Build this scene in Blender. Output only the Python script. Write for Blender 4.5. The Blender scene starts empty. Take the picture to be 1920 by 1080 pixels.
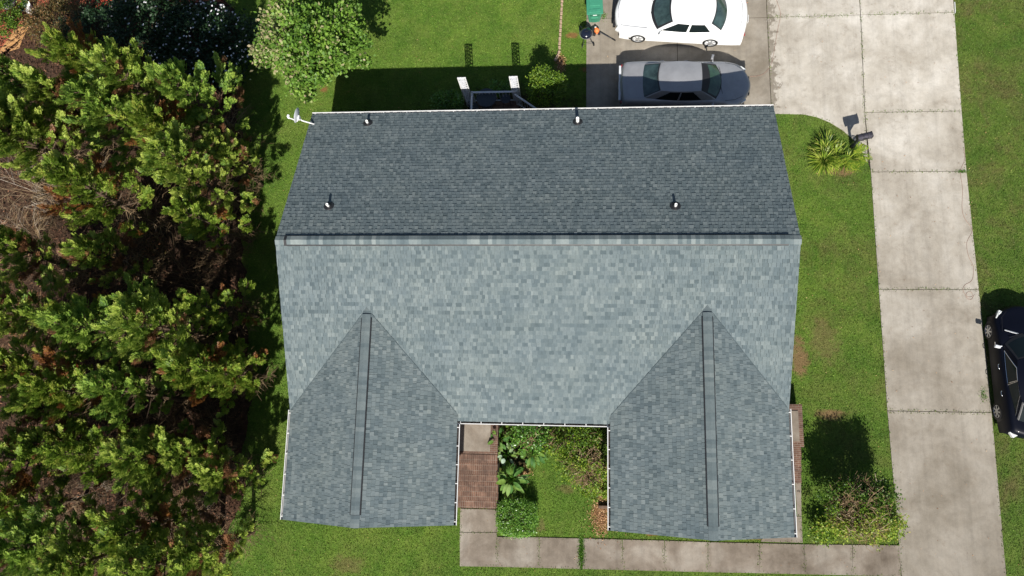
import bpy, math, random
import numpy as np
from mathutils import Vector, Matrix
R_ = math.radians
sc = bpy.context.scene
COL = sc.collection
# ---------------------------------------------------------------- camera, sky, sun, exposure
CR = np.array([[0.9958821648, -0.0042928454, 0.0905554264],
               [0.0210402614, 0.9825487204, -0.1848115785],
               [-0.0881817508, 0.1859558647, 0.9785930693]])
CH = 30.364; CF = 1398.8
cd = bpy.data.cameras.new('camera'); cam = bpy.data.objects.new('camera', cd); COL.objects.link(cam)
m4 = Matrix([list(map(float, CR[i])) + [0.0] for i in range(3)] + [[0, 0, 0, 1]])
m4.translation = Vector((0, 0, CH)); cam.matrix_world = m4
cd.sensor_width = 36; cd.lens = CF / 1920 * 36; cd.clip_end = 1000; cd.clip_start = .5
sc.camera = cam
sc.view_settings.view_transform = 'Standard'; sc.view_settings.look = 'None'
sc.view_settings.gamma = 1; sc.view_settings.exposure = 0.72
SUN_EL = R_(42.5)
sdir = Vector((0.081, -1.087, 1.0)).normalized()          # towards the sun
wd = bpy.data.worlds.new('World'); sc.world = wd; wd.use_nodes = True
nt = wd.node_tree; bg = nt.nodes['Background']; sky = nt.nodes.new('ShaderNodeTexSky')
sky.sky_type = 'NISHITA'; sky.sun_disc = False; sky.sun_elevation = SUN_EL
sky.sun_rotation = math.atan2(sdir.x, sdir.y)
nt.links.new(sky.outputs[0], bg.inputs[0]); bg.inputs[1].default_value = 0.055
sl = bpy.data.lights.new('sun', 'SUN'); sl.energy = 4.6; sl.angle = R_(0.53); sl.color = (1, .955, .88)
so = bpy.data.objects.new('sun', sl); COL.objects.link(so)
so.rotation_euler = sdir.to_track_quat('Z', 'Y').to_euler(); so.location = (0, -20, 40)

# ---------------------------------------------------------------- helpers
def W(px, py, z=0.0):
    """ground / height-z point under a measured point of the survey picture (1920x1080)"""
    r = CR @ np.array([px - 960, 540 - py, -CF]); t = (z - CH) / r[2]
    return (float(r[0] * t), float(r[1] * t))
def W3(px, py, z=0.0): return W(px, py, z) + (z,)

def tag(o, label=None, cat=None, group=None, kind=None):
    if label: o['label'] = label
    if cat: o['category'] = cat
    if group: o['group'] = group
    if kind: o['kind'] = kind
    return o
def empty(name, loc=(0, 0, 0), rz=0, label=None, cat=None, group=None):
    o = bpy.data.objects.new(name, None); COL.objects.link(o); o.location = loc; o.rotation_euler = (0, 0, rz)
    o.empty_display_size = .2
    return tag(o, label, cat, group)
def copy_tree(o, parent=None):
    c = o.copy(); COL.objects.link(c)
    if parent: c.parent = parent
    for ch in list(o.children): copy_tree(ch, c)
    return c

class MB:
    def __init__(s): s.v = []; s.f = []; s.t = []; s.m = []
    def add(s, vs, fs, tone=.5, mi=0):
        b = len(s.v); s.v.extend([tuple(map(float, p)) for p in vs])
        for f in fs: s.f.append([b + i for i in f]); s.t.append(tone); s.m.append(mi)
        return s
    def box(s, c, d, rz=0, tone=.5, mi=0, rot=None):
        x, y, z = [k / 2 for k in d]
        vs = [Vector((a * x, b * y, e * z)) for e in (-1, 1) for a, b in ((-1, -1), (1, -1), (1, 1), (-1, 1))]
        M = rot if rot is not None else Matrix.Rotation(rz, 3, 'Z')
        vs = [M @ p + Vector(c) for p in vs]
        return s.add(vs, [(3, 2, 1, 0), (4, 5, 6, 7), (0, 1, 5, 4), (1, 2, 6, 5), (2, 3, 7, 6), (3, 0, 4, 7)], tone, mi)
    def bar(s, a, b, w, h=None, tone=.5, mi=0, up=(0, 0, 1)):
        a = Vector(a); b = Vector(b); d = b - a; h = h or w
        x = d.normalized(); z = Vector(up); y = z.cross(x)
        if y.length < 1e-4: y = Vector((0, 1, 0)).cross(x)
        y.normalize(); z = x.cross(y)
        M = Matrix((x, y, z)).transposed()
        return s.box((a + b) / 2, (d.length, w, h), rot=M, tone=tone, mi=mi)
    def tube(s, pts, r, n=8, tone=.5, mi=0, caps=True):
        P = [Vector(p) for p in pts]; rings = []
        rr = r if hasattr(r, '__len__') else [r] * len(P)
        b = len(s.v); px = None
        for i, p in enumerate(P):
            d = (P[min(i + 1, len(P) - 1)] - P[max(i - 1, 0)]).normalized()
            if px is None: px = d.orthogonal().normalized()
            px = (px - d * px.dot(d)); px = px.normalized() if px.length > 1e-6 else d.orthogonal().normalized()
            py = d.cross(px)
            for k in range(n):
                a = 2 * math.pi * k / n
                s.v.append(tuple(p + (px * math.cos(a) + py * math.sin(a)) * rr[i]))
        for i in range(len(P) - 1):
            for k in range(n):
                s.f.append([b + i * n + k, b + i * n + (k + 1) % n, b + (i + 1) * n + (k + 1) % n, b + (i + 1) * n + k]); s.t.append(tone); s.m.append(mi)
        if caps:
            s.f.append([b + k for k in range(n)][::-1]); s.t.append(tone); s.m.append(mi)
            s.f.append([b + (len(P) - 1) * n + k for k in range(n)]); s.t.append(tone); s.m.append(mi)
        return s
    def lathe(s, prof, c=(0, 0, 0), n=24, M=None, tone=.5, mi=0):
        M = M or Matrix.Identity(3); c = Vector(c); b = len(s.v)
        for r, z in prof:
            for k in range(n):
                a = 2 * math.pi * k / n
                s.v.append(tuple(M @ Vector((r * math.cos(a), r * math.sin(a), z)) + c))
        for i in range(len(prof) - 1):
            for k in range(n):
                s.f.append([b + i * n + k, b + i * n + (k + 1) % n, b + (i + 1) * n + (k + 1) % n, b + (i + 1) * n + k]); s.t.append(tone); s.m.append(mi)
        return s
    def prism(s, poly, z0, z1, tone=.5, mi=0):
        n = len(poly)
        ar = sum(poly[i][0] * poly[(i + 1) % n][1] - poly[(i + 1) % n][0] * poly[i][1] for i in range(n))
        if ar < 0: poly = poly[::-1]
        vs = [(p[0], p[1], z0) for p in poly] + [(p[0], p[1], z1) for p in poly]
        fs = [list(range(n))[::-1], [n + i for i in range(n)]] + [[i, (i + 1) % n, n + (i + 1) % n, n + i] for i in range(n)]
        return s.add(vs, fs, tone, mi)
    def build(s, name, mats, parent=None, smooth=False, bevel=0, subsurf=0):
        me = bpy.data.meshes.new(name); me.from_pydata(s.v, [], s.f)
        if not isinstance(mats, (list, tuple)): mats = [mats]
        for m in mats: me.materials.append(m)
        if len(mats) > 1: me.polygons.foreach_set('material_index', s.m)
        at = me.attributes.new('tone', 'FLOAT', 'FACE'); at.data.foreach_set('value', [float(t) for t in s.t])
        if smooth: me.polygons.foreach_set('use_smooth', [True] * len(s.f))
        me.update()
        o = bpy.data.objects.new(name, me); COL.objects.link(o)
        if parent: o.parent = parent
        if subsurf:
            md = o.modifiers.new('s', 'SUBSURF'); md.levels = md.render_levels = subsurf
        if bevel:
            md = o.modifiers.new('b', 'BEVEL'); md.width = bevel; md.segments = 2; md.limit_method = 'ANGLE'
        return o

def quads(name, V, tones, mat, parent=None, n=4):
    """V: (M,n,3) array of separate n-gons -> one mesh"""
    M = V.shape[0]; me = bpy.data.meshes.new(name)
    me.vertices.add(M * n); me.vertices.foreach_set('co', V.astype(np.float32).ravel())
    me.loops.add(M * n); me.loops.foreach_set('vertex_index', np.arange(M * n, dtype=np.int32))
    me.polygons.add(M); me.polygons.foreach_set('loop_start', np.arange(0, M * n, n, dtype=np.int32))
    me.materials.append(mat)
    at = me.attributes.new('tone', 'FLOAT', 'FACE'); at.data.foreach_set('value', tones.astype(np.float32))
    me.update(calc_edges=True); me.validate()
    o = bpy.data.objects.new(name, me); COL.objects.link(o)
    if parent: o.parent = parent
    return o

def unit(a): return a / np.maximum(np.linalg.norm(a, axis=-1, keepdims=True), 1e-9)
def leaf_quads(P, D, N, l, w, bend=.15):
    """pointed leaves from base P along D, face normal N"""
    D = unit(D); S = unit(np.cross(N, D)); N2 = unit(np.cross(D, S)); l = l[:, None]; w = w[:, None]
    return np.stack([P, P + D * l * .5 + S * w / 2 + N2 * l * bend * .3, P + D * l - N2 * l * bend * .5, P + D * l * .5 - S * w / 2 + N2 * l * bend * .3], 1)

# ---------------------------------------------------------------- materials
class N:
    def __init__(s, name):
        s.m = bpy.data.materials.new(name); s.m.use_nodes = True; s.t = s.m.node_tree
        s.b = s.t.nodes['Principled BSDF']; s.out = s.t.nodes['Material Output']
    def n(s, typ, **kw):
        o = s.t.nodes.new(typ)
        for k, v in kw.items():
            if k.startswith('i_'):
                key = k[2:]; key = int(key) if key.isdigit() else key.replace('_', ' ')
                o.inputs[key].default_value = v
            else: setattr(o, k, v)
        return o
    def l(s, a, b): s.t.links.new(a, b)
    def pos(s, scale=(1, 1, 1), rot=(0, 0, 0), obj=True):
        c = s.n('ShaderNodeTexCoord'); mp = s.n('ShaderNodeMapping'); s.l(c.outputs['Object'], mp.inputs[0])
        mp.inputs['Scale'].default_value = scale; mp.inputs['Rotation'].default_value = rot
        return mp.outputs[0]
    def noise(s, scale, detail=4, rough=.6, vec=None, dist=0):
        o = s.n('ShaderNodeTexNoise'); o.inputs['Scale'].default_value = scale; o.inputs['Detail'].default_value = detail
        o.inputs['Roughness'].default_value = rough; o.inputs['Distortion'].default_value = dist
        s.l(vec if vec is not None else s.pos(), o.inputs['Vector']); return o.outputs['Fac']
    def ramp(s, fac, stops, interp='LINEAR'):
        o = s.n('ShaderNodeValToRGB'); cr = o.color_ramp; cr.interpolation = interp
        while len(cr.elements) < len(stops): cr.elements.new(.5)
        for e, (p, c) in zip(cr.elements, stops):
            e.position = p; c = (c, c, c) if not hasattr(c, '__len__') else c; e.color = (*c, 1)
        s.l(fac, o.inputs[0]); return o.outputs[0]
    def mix(s, fac, a, b, blend='MIX'):
        o = s.n('ShaderNodeMix', data_type='RGBA', blend_type=blend)
        for i, v in ((0, fac), (6, a), (7, b)):
            if hasattr(v, 'is_linked') or hasattr(v, 'links'): s.l(v, o.inputs[i])
            else: o.inputs[i].default_value = v if i == 0 else ((*v, 1) if hasattr(v, '__len__') else (v, v, v, 1))
        return o.outputs[2]
    def math(s, op, a, b=0.0, clamp=False):
        o = s.n('ShaderNodeMath', operation=op, use_clamp=clamp)
        for i, v in ((0, a), (1, b)):
            if hasattr(v, 'links'): s.l(v, o.inputs[i])
            else: o.inputs[i].default_value = v
        return o.outputs[0]
    def tone(s):
        o = s.n('ShaderNodeAttribute'); o.attribute_name = 'tone'; return o.outputs['Fac']
    def bump(s, h, strength=.5, dist=.02):
        o = s.n('ShaderNodeBump'); o.inputs['Strength'].default_value = strength; o.inputs['Distance'].default_value = dist
        s.l(h, o.inputs['Height']); s.l(o.outputs[0], s.b.inputs['Normal'])
    def col(s, c, rough=.8, spec=.3, metal=0, coat=0):
        if hasattr(c, 'links'): s.l(c, s.b.inputs['Base Color'])
        else: s.b.inputs['Base Color'].default_value = (*c, 1)
        s.b.inputs['Roughness'].default_value = rough; s.b.inputs['Specular IOR Level'].default_value = spec
        s.b.inputs['Metallic'].default_value = metal; s.b.inputs['Coat Weight'].default_value = coat
        return s.m
    def translucent(s, color, f=.3):
        tr = s.n('ShaderNodeBsdfTranslucent'); s.l(color, tr.inputs[0]) if hasattr(color, 'links') else None
        mx = s.n('ShaderNodeMixShader'); mx.inputs[0].default_value = f
        s.l(s.b.outputs[0], mx.inputs[1]); s.l(tr.outputs[0], mx.inputs[2]); s.l(mx.outputs[0], s.out.inputs[0])

def plain(name, c, rough=.6, spec=.4, metal=0, coat=0, var=.12, scale=8):
    g = N(name); f = g.noise(scale, 4)
    a = tuple(k * (1 - var) for k in c); b = tuple(min(1, k * (1 + var)) for k in c)
    return g.col(g.ramp(f, [(.3, a), (.7, b)]), rough, spec, metal, coat)

BARE = [(W(1499, 672), .42, .95, 'c'), (W(1556, 778), .62, .28, 'c'), (W(1575, 318), .75, .30, 'c'), (W(1062, 918), .5, .2, 'b'), (W(1016, 983), .14, .3, 'b'),
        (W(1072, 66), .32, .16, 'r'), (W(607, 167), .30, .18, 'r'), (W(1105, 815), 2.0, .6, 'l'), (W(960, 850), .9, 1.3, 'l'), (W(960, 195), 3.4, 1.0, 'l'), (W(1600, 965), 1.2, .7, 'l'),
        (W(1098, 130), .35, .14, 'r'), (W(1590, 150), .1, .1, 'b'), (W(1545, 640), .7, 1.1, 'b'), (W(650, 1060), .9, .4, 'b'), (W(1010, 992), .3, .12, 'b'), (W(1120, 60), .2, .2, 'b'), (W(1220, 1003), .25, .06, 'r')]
BARE += [(W(1128, 965), .45, .80, 't'), (W(1133, 915), .25, .5, 't'), (W(981, 887), .32, .25, 't'), (W(1051, 122), .22, .45, 't'), (W(1400, 1009), .8, .07, 't')]
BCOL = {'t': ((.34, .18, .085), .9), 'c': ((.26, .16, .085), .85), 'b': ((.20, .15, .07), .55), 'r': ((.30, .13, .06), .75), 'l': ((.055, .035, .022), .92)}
def lawn_color(g):
    v = g.pos()
    big = g.noise(.16, 3, .55, v); mid = g.noise(.9, 6, .7, v, .3); fine = g.noise(11, 5, .75, v); clump = g.noise(3.7, 5, .7, v, .4)
    base = g.ramp(mid, [(.28, (.074, .148, .020)), (.45, (.112, .205, .027)), (.60, (.160, .250, .038)), (.78, (.225, .285, .062))])
    c = g.mix(g.ramp(clump, [(.45, 0.), (.75, .6)]), base, (.175, .225, .055))
    c = g.mix(g.ramp(clump, [(.22, .7), (.42, 0.)]), c, (.040, .105, .016))
    dry = g.ramp(g.noise(.55, 6, .7, g.pos((1, 1, 1), (0, 0, 1)), .5), [(.47, 0.), (.66, .8)])
    sx = g.n('ShaderNodeSeparateXYZ'); g.l(v, sx.inputs[0])
    east = g.ramp(g.math('MULTIPLY', sx.outputs[0], .05), [(.0, .25), (.42, .60), (.76, 1.0)])
    c = g.mix(g.math('MULTIPLY', dry, east), c, (.175, .145, .055))
    c = g.mix(g.math('MULTIPLY', g.ramp(east, [(.5, 0.), (1., 1.)]), .55), c, g.mix(1., c, (.78, .66, .95), 'MULTIPLY'))
    c = g.mix(g.ramp(big, [(.35, .0), (.7, .35)]), c, (.065, .155, .020))
    c = g.mix(.9, c, g.ramp(fine, [(.25, .6), (.5, 1.05), (.75, 1.5)]), 'MULTIPLY')
    wn = g.noise(2.6, 6, .75, v, .4)
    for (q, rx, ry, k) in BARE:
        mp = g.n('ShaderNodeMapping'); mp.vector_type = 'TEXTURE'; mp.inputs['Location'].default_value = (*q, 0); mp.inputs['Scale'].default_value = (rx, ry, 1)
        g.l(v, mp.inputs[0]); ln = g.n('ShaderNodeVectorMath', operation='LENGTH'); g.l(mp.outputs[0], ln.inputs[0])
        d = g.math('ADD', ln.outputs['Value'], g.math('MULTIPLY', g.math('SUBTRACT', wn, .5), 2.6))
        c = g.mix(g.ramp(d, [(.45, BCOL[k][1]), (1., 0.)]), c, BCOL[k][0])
    return c
def make_lawn():
    g = N('lawn_soil'); c = lawn_color(g)
    g.bump(g.noise(60, 5, .8), .9, .05)
    c = g.mix(1., c, .80, 'MULTIPLY')
    return g.col(c, .9, .1)
def make_blades():
    g = N('grass_blades'); c = lawn_color(g)
    c = g.mix(1., c, g.ramp(g.tone(), [(0, (.72, .72, .72)), (.8, (1.3, 1.25, 1.2)), (.93, (1.6, 1.5, 1.6)), (1, (2.9, 2.1, 2.9))]), 'MULTIPLY')
    m = g.col(c, .6, .25); g.translucent(c, .3); return m
def leafmat(name, stops, trans=.3, rough=.5, spec=.35):
    g = N(name); c = g.ramp(g.tone(), stops)
    m = g.col(c, rough, spec); g.translucent(c, trans); return m

MAT = {}
MAT['lawn'] = make_lawn(); MAT['grass'] = make_blades()
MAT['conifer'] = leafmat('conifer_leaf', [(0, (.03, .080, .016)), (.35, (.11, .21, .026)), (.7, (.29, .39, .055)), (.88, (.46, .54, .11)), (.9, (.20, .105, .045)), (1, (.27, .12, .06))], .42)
MAT['conifer_b'] = leafmat('conifer_leaf_blue', [(0, (.028, .078, .018)), (.35, (.10, .20, .030)), (.7, (.24, .37, .055)), (.88, (.38, .50, .09)), (.9, (.13, .08, .03)), (1, (.17, .08, .045))], .42)
MAT['conifer_y'] = leafmat('conifer_leaf_yellow', [(0, (.04, .085, .012)), (.35, (.12, .20, .020)), (.7, (.23, .34, .042)), (.86, (.35, .44, .07)), (.9, (.28, .14, .03)), (1, (.22, .07, .035))], .42)
MAT['maple'] = leafmat('maple_leaf', [(0, (.06, .14, .02)), (.5, (.15, .28, .035)), (.75, (.25, .38, .06)), (.85, (.32, .37, .14)), (1, (.40, .32, .20))], .35)
MAT['shadeleaf'] = leafmat('shade_darkened_leaf', [(0, (.010, .026, .010)), (.7, (.020, .052, .017)), (1, (.038, .08, .03))], .15)  # greens darkened so the foliage reads as lying in shadow
MAT['hedge'] = leafmat('hedge_leaf', [(0, (.03, .09, .012)), (.6, (.10, .24, .028)), (1, (.22, .38, .05))], .2, .35, .5)
MAT['limeleaf'] = leafmat('lime_leaf', [(0, (.04, .10, .012)), (.45, (.13, .23, .02)), (.8, (.28, .38, .035)), (.93, (.36, .40, .05)), (1, (.36, .26, .09))], .35)
MAT['rustleaf'] = leafmat('rust_leaf', [(0, (.05, .04, .015)), (.4, (.09, .075, .02)), (.75, (.20, .10, .04)), (1, (.32, .12, .06))], .2)
MAT['bigleaf'] = leafmat('broad_leaf', [(0, (.025, .085, .02)), (.6, (.075, .18, .035)), (.85, (.17, .27, .045)), (1, (.36, .46, .36))], .3, .6, .2)
MAT['strap'] = leafmat('strap_leaf', [(0, (.03, .08, .01)), (.45, (.13, .22, .02)), (.75, (.32, .40, .05)), (1, (.56, .58, .14))], .3, .4, .4)
MAT['flower'] = leafmat('white_petal', [(0, (.8, .78, .85)), (1, (.9, .9, .9))], .2)
MAT['redflower'] = leafmat('red_petal', [(0, (.6, .06, .03)), (1, (.75, .2, .12))], .2)
MAT['bark'] = plain('bark', (.10, .070, .048), .95, .1, var=.4, scale=20)
MAT['deadtwig'] = leafmat('dead_twig', [(0, (.060, .040, .028)), (.5, (.17, .115, .062)), (.8, (.31, .225, .135)), (1, (.44, .39, .33))], 0, .9, .1)
MAT['litterbit'] = leafmat('litter_bit', [(0, (.03, .018, .012)), (.7, (.085, .045, .028)), (1, (.24, .12, .07))], 0, .9, .1)
MAT['chip'] = leafmat('wood_chip', [(0, (.14, .07, .035)), (.6, (.35, .18, .09)), (1, (.62, .42, .24))], 0, .9, .1)

def make_floor():
    g = N('forest_litter')
    c = g.ramp(g.noise(5, 7, .75), [(.3, (.025, .016, .011)), (.5, (.055, .034, .023)), (.7, (.12, .068, .045))])
    c = g.mix(g.ramp(g.noise(.7, 4), [(.5, 0.), (.75, .5)]), c, (.11, .045, .025))
    g.bump(g.noise(25, 6, .8), .8, .06); return g.col(c, .95, .1)
MAT['litter'] = make_floor()
def make_mulch(name, a, b, c2):
    g = N(name); c = g.ramp(g.noise(16, 7, .8), [(.3, a), (.5, b), (.72, c2)])
    g.bump(g.noise(40, 6, .8), .8, .05); return g.col(c, .95, .1)
MAT['redmulch'] = make_mulch('red_mulch', (.16, .045, .025), (.36, .10, .055), (.52, .20, .12))
MAT['tanmulch'] = make_mulch('tan_mulch', (.22, .10, .04), (.50, .27, .11), (.72, .47, .25))
MAT['clay'] = make_mulch('bare_clay', (.15, .075, .035), (.27, .14, .07), (.34, .20, .11))

def make_concrete(name, dark, mid, light, wash=False):
    g = N(name); v = g.pos()
    blot = g.noise(.55, 6, .62, v, .4); mid_n = g.noise(3.2, 6, .7, v, .2); fine = g.noise(38, 5, .8, v)
    c = g.ramp(blot, [(.3, dark), (.5, mid), (.68, light)])
    c = g.mix(.55, c, g.ramp(mid_n, [(.3, .72), (.55, 1.02), (.75, 1.15)]), 'MULTIPLY')
    # long faint tyre streaks along the drive
    st = g.noise(1.0, 5, .7, g.pos((3.2, .10, 1)), .0)
    c = g.mix(.55, c, g.ramp(st, [(.32, .78), (.5, 1.0), (.7, 1.10)]), 'MULTIPLY')
    c = g.mix(.75, c, g.ramp(fine, [(.25, .72), (.5, 1.), (.75, 1.2)]), 'MULTIPLY')
    c = g.mix(1., c, g.ramp(g.tone(), [(0, .86), (1, 1.14)]), 'MULTIPLY')
    if wash:
        s_ = g.n('ShaderNodeSeparateXYZ'); g.l(v, s_.inputs[0])
        # pressure-washed area: pale east of a scalloped line near x = 8
        wn = g.noise(1.6, 5, .75, v, .6)
        e = g.math('ADD', s_.outputs[0], g.math('MULTIPLY', g.math('SUBTRACT', wn, .5), 2.3))
        f1 = g.ramp(g.math('SUBTRACT', e, 8.15), [(0, 0.), (.12, 1.)])
        yy = g.math('ADD', s_.outputs[1], g.math('MULTIPLY', g.math('SUBTRACT', g.noise(.5, 3, .5, v), .5), 5.))
        f2 = g.ramp(g.math('MULTIPLY', g.math('ADD', yy, 6), .045), [(0, .02), (.18, .12), (.4, .32), (.63, .62), (.85, 1.)])
        c = g.mix(g.math('MULTIPLY', f1, f2), c, g.mix(1., c, (1.84, 1.92, 2.04), 'MULTIPLY'))
        nb = g.noise(2.3, 6, .75, g.pos((1, 1, 1), (0, 0, .7)), .3)
        c = g.mix(g.ramp(nb, [(.56, 0.), (.72, .45)]), c, (.17, .135, .10))
    g.bump(fine, .35, .006); return g.col(c, .88, .2)
MAT['drive'] = make_concrete('driveway_concrete', (.160, .137, .106), (.220, .194, .157), (.275, .248, .208), True)
MAT['walk'] = make_concrete('walk_concrete', (.115, .092, .070), (.20, .168, .135), (.29, .26, .22))
MAT['joint'] = plain('joint_dirt', (.05, .04, .03), .95, .1, var=.4, scale=9)

def make_shingle():
    g = N('shingle'); t = g.tone()
    c = g.ramp(t, [(0, (.071, .094, .102)), (.35, (.105, .133, .141)), (.7, (.144, .173, .177)), (1, (.194, .223, .222))])
    c = g.mix(.6, c, g.ramp(g.noise(.8, 6, .7), [(.3, (.80, .84, .90)), (.7, (1.1, 1.07, 1.02))]), 'MULTIPLY')
    c = g.mix(.7, c, g.ramp(g.noise(9, 6, .8), [(.3, .78), (.5, 1.), (.72, 1.2)]), 'MULTIPLY')
    c = g.mix(.6, c, g.ramp(g.noise(170, 3, .9), [(.2, .6), (.5, 1.), (.8, 1.45)]), 'MULTIPLY')
    g.bump(g.noise(200, 3, .9), .35, .004)
    return g.col(c, .93, .15)
MAT['shingle'] = make_shingle()
def make_brick(name, sc_=1.0, dark=1.0):
    g = N(name); c_ = g.n('ShaderNodeTexCoord'); mp = g.n('ShaderNodeMapping'); g.l(c_.outputs['Object'], mp.inputs[0])
    return g, mp
def brick_mat(name, rot=(0, 0, 0), bw=.2, rh=.068, cols=((.120, .064, .044), (.200, .112, .078), (.25, .21, .17))):
    g = N(name); v = g.pos((1, 1, 1), rot)
    br = g.n('ShaderNodeTexBrick'); g.l(v, br.inputs['Vector'])
    br.inputs['Scale'].default_value = 1; br.inputs['Brick Width'].default_value = bw; br.inputs['Row Height'].default_value = rh
    br.inputs['Mortar Size'].default_value = .006; br.inputs['Bias'].default_value = -.1
    br.inputs['Color1'].default_value = (*cols[0], 1); br.inputs['Color2'].default_value = (*cols[1], 1); br.inputs['Mortar'].default_value = (*cols[2], 1)
    br.offset = .0 if bw < .1 else .5
    c = g.mix(.8, br.outputs['Color'], g.ramp(g.noise(4, 6, .75), [(.3, .5), (.55, 1.), (.75, 1.35)]), 'MULTIPLY')
    c = g.mix(g.ramp(g.noise(1.7, 5, .7), [(.42, 0.), (.62, .7)]), c, (.075, .05, .04))
    g.bump(br.outputs['Fac'], -.5, .008); return g.col(c, .9, .2)
MAT['brickwall'] = brick_mat('wall_brick', (R_(90), 0, 0))
MAT['brickstep'] = brick_mat('step_brick', (0, 0, 0), .075, .205)
MAT['brickedge'] = brick_mat('side_step_brick', (0, 0, 0), .205, .075)
MAT['white'] = plain('white_metal', (.64, .64, .63), .35, .5, var=.04)
MAT['wood_white'] = plain('white_paint', (.72, .73, .74), .55, .3, var=.06)
MAT['gutterin'] = plain('gutter_debris_shade', (.035, .03, .028), .9, .1, var=.6, scale=25)
MAT['black'] = plain('black_rubber', (.012, .012, .013), .6, .3, var=.2)
MAT['blackplastic'] = plain('black_plastic', (.02, .02, .022), .45, .4, var=.1)
MAT['flange'] = plain('black_flange', (.02, .02, .022), .5, .4)
MAT['pvc'] = plain('white_pvc', (.82, .82, .80), .4, .5, var=.03)
MAT['pipehole'] = plain('pipe_inside', (.12, .12, .12), .8, .1)
MAT['glass'] = plain('window_glass', (.02, .028, .03), .05, .6, var=.05)
MAT['carglass'] = plain('car_glass', (.008, .013, .014), .06, .25, coat=.0, var=.1, scale=2)
MAT['carglass_t'] = plain('car_glass_teal', (.030, .052, .050), .06, .6, coat=.5, var=.55, scale=3)
MAT['carglass_g'] = plain('car_glass_green', (.030, .062, .038), .06, .6, coat=.5, var=.5, scale=2.4)
def paint(name, c, rough=.25, metal=.0, coat=1.0, dirt=.0, spec=.5):
    g = N(name); f = g.ramp(g.noise(1.4, 5, .7), [(.35, tuple(k * (1 - .12 - dirt) for k in c)), (.65, c)])
    m = g.col(f, rough, spec, metal, coat); g.b.inputs['Coat Roughness'].default_value = .06; return m
MAT['paint_white'] = paint('car_paint_white', (.82, .83, .83), .3)
MAT['paint_grey'] = paint('car_paint_grey', (.34, .345, .36), .45, .35, .3, .05)
MAT['paint_navy'] = paint('car_paint_navy', (.003, .004, .009), .42, .0, .03, spec=.12)
MAT['trim_black'] = plain('car_trim_black', (.015, .015, .017), .5, .4)
MAT['seam'] = plain('car_seam', (.10, .10, .11), .7, .2)
MAT['seam_dark'] = plain('car_seam_dark', (.012, .012, .014), .7, .2)
MAT['chrome'] = plain('chrome', (.75, .76, .78), .18, .6, 1., var=.03)
MAT['rim'] = plain('alloy_rim', (.58, .59, .60), .3, .5, .7, var=.06)
MAT['lamp_clear'] = plain('clear_lamp', (.62, .64, .63), .12, .6, coat=1., var=.2, scale=20)
MAT['lamp_red'] = plain('red_lamp', (.25, .01, .01), .15, .6, coat=1.)
MAT['seat'] = plain('car_seat', (.2, .19, .17), .8, .2)
MAT['bin'] = plain('green_plastic', (.045, .22, .135), .45, .35, var=.12, scale=5)
MAT['bin_dark'] = plain('green_plastic_dark', (.025, .13, .08), .5, .3)
MAT['label_white'] = plain('worn_sticker', (.6, .68, .64), .6, .3, var=.3, scale=60)
MAT['enamel'] = plain('black_enamel', (.008, .010, .02), .15, .6, coat=.8)
MAT['steel'] = plain('galvanised_steel', (.42, .43, .44), .4, .5, .7)
MAT['iron'] = plain('dark_iron', (.03, .034, .045), .4, .5, .3)
MAT['orange'] = plain('orange_plastic', (.75, .20, .06), .4, .4, var=.15, scale=20)
MAT['dish'] = plain('dish_grey', (.55, .57, .60), .45, .4)
MAT['deck'] = plain('deck_boards', (.13, .085, .06), .85, .2, var=.4, scale=4)
MAT['lattice'] = plain('lattice_metal', (.50, .51, .54), .5, .4, var=.25, scale=30)
MAT['railing'] = plain('grey_railing', (.50, .52, .55), .5, .4)
MAT['stone'] = plain('edging_stone', (.36, .26, .18), .9, .2, var=.35, scale=9)
MAT['door'] = plain('door_paint', (.07, .03, .025), .5, .4)
MAT['cable'] = plain('cord_rubber', (.30, .17, .13), .6, .3)
MAT['mailbox'] = plain('mailbox_metal', (.045, .042, .055), .45, .4, .2, var=.4, scale=10)
MAT['wicker'] = plain('patio_metal', (.045, .055, .065), .5, .4, .3)
MAT['pot'] = plain('white_pot', (.78, .78, .76), .5, .4)
MAT['rock'] = plain('grey_rock', (.30, .27, .26), .9, .2, var=.3, scale=6)

# ================================================================ SETTING
def sheet(name, poly, z, mat, label=None, thick=None):
    b = MB()
    if thick: b.prism(poly, z - thick, z)
    else: b.add([(p[0], p[1], z) for p in poly], [list(range(len(poly)))])
    return tag(b.build(name, mat), kind='structure')
gb = MB(); gb.add([(-120, -120, 0), (120, -120, 0), (120, 120, 0), (-120, 120, 0)], [(0, 1, 2, 3)])
tag(gb.build('ground', MAT['lawn']), kind='structure')

rnd = random.Random(7)
def wob(poly, amp=.05, step=.25, seed=1, closed=True):
    r = random.Random(seed); out = []
    n = len(poly)
    for i in range(n if closed else n - 1):
        a = Vector(poly[i]).to_2d(); b = Vector(poly[(i + 1) % n]).to_2d(); k = max(1, int((b - a).length / step))
        for j in range(k):
            p = a.lerp(b, j / k); out.append((p.x + r.uniform(-amp, amp), p.y + r.uniform(-amp, amp)))
    return out

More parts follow.
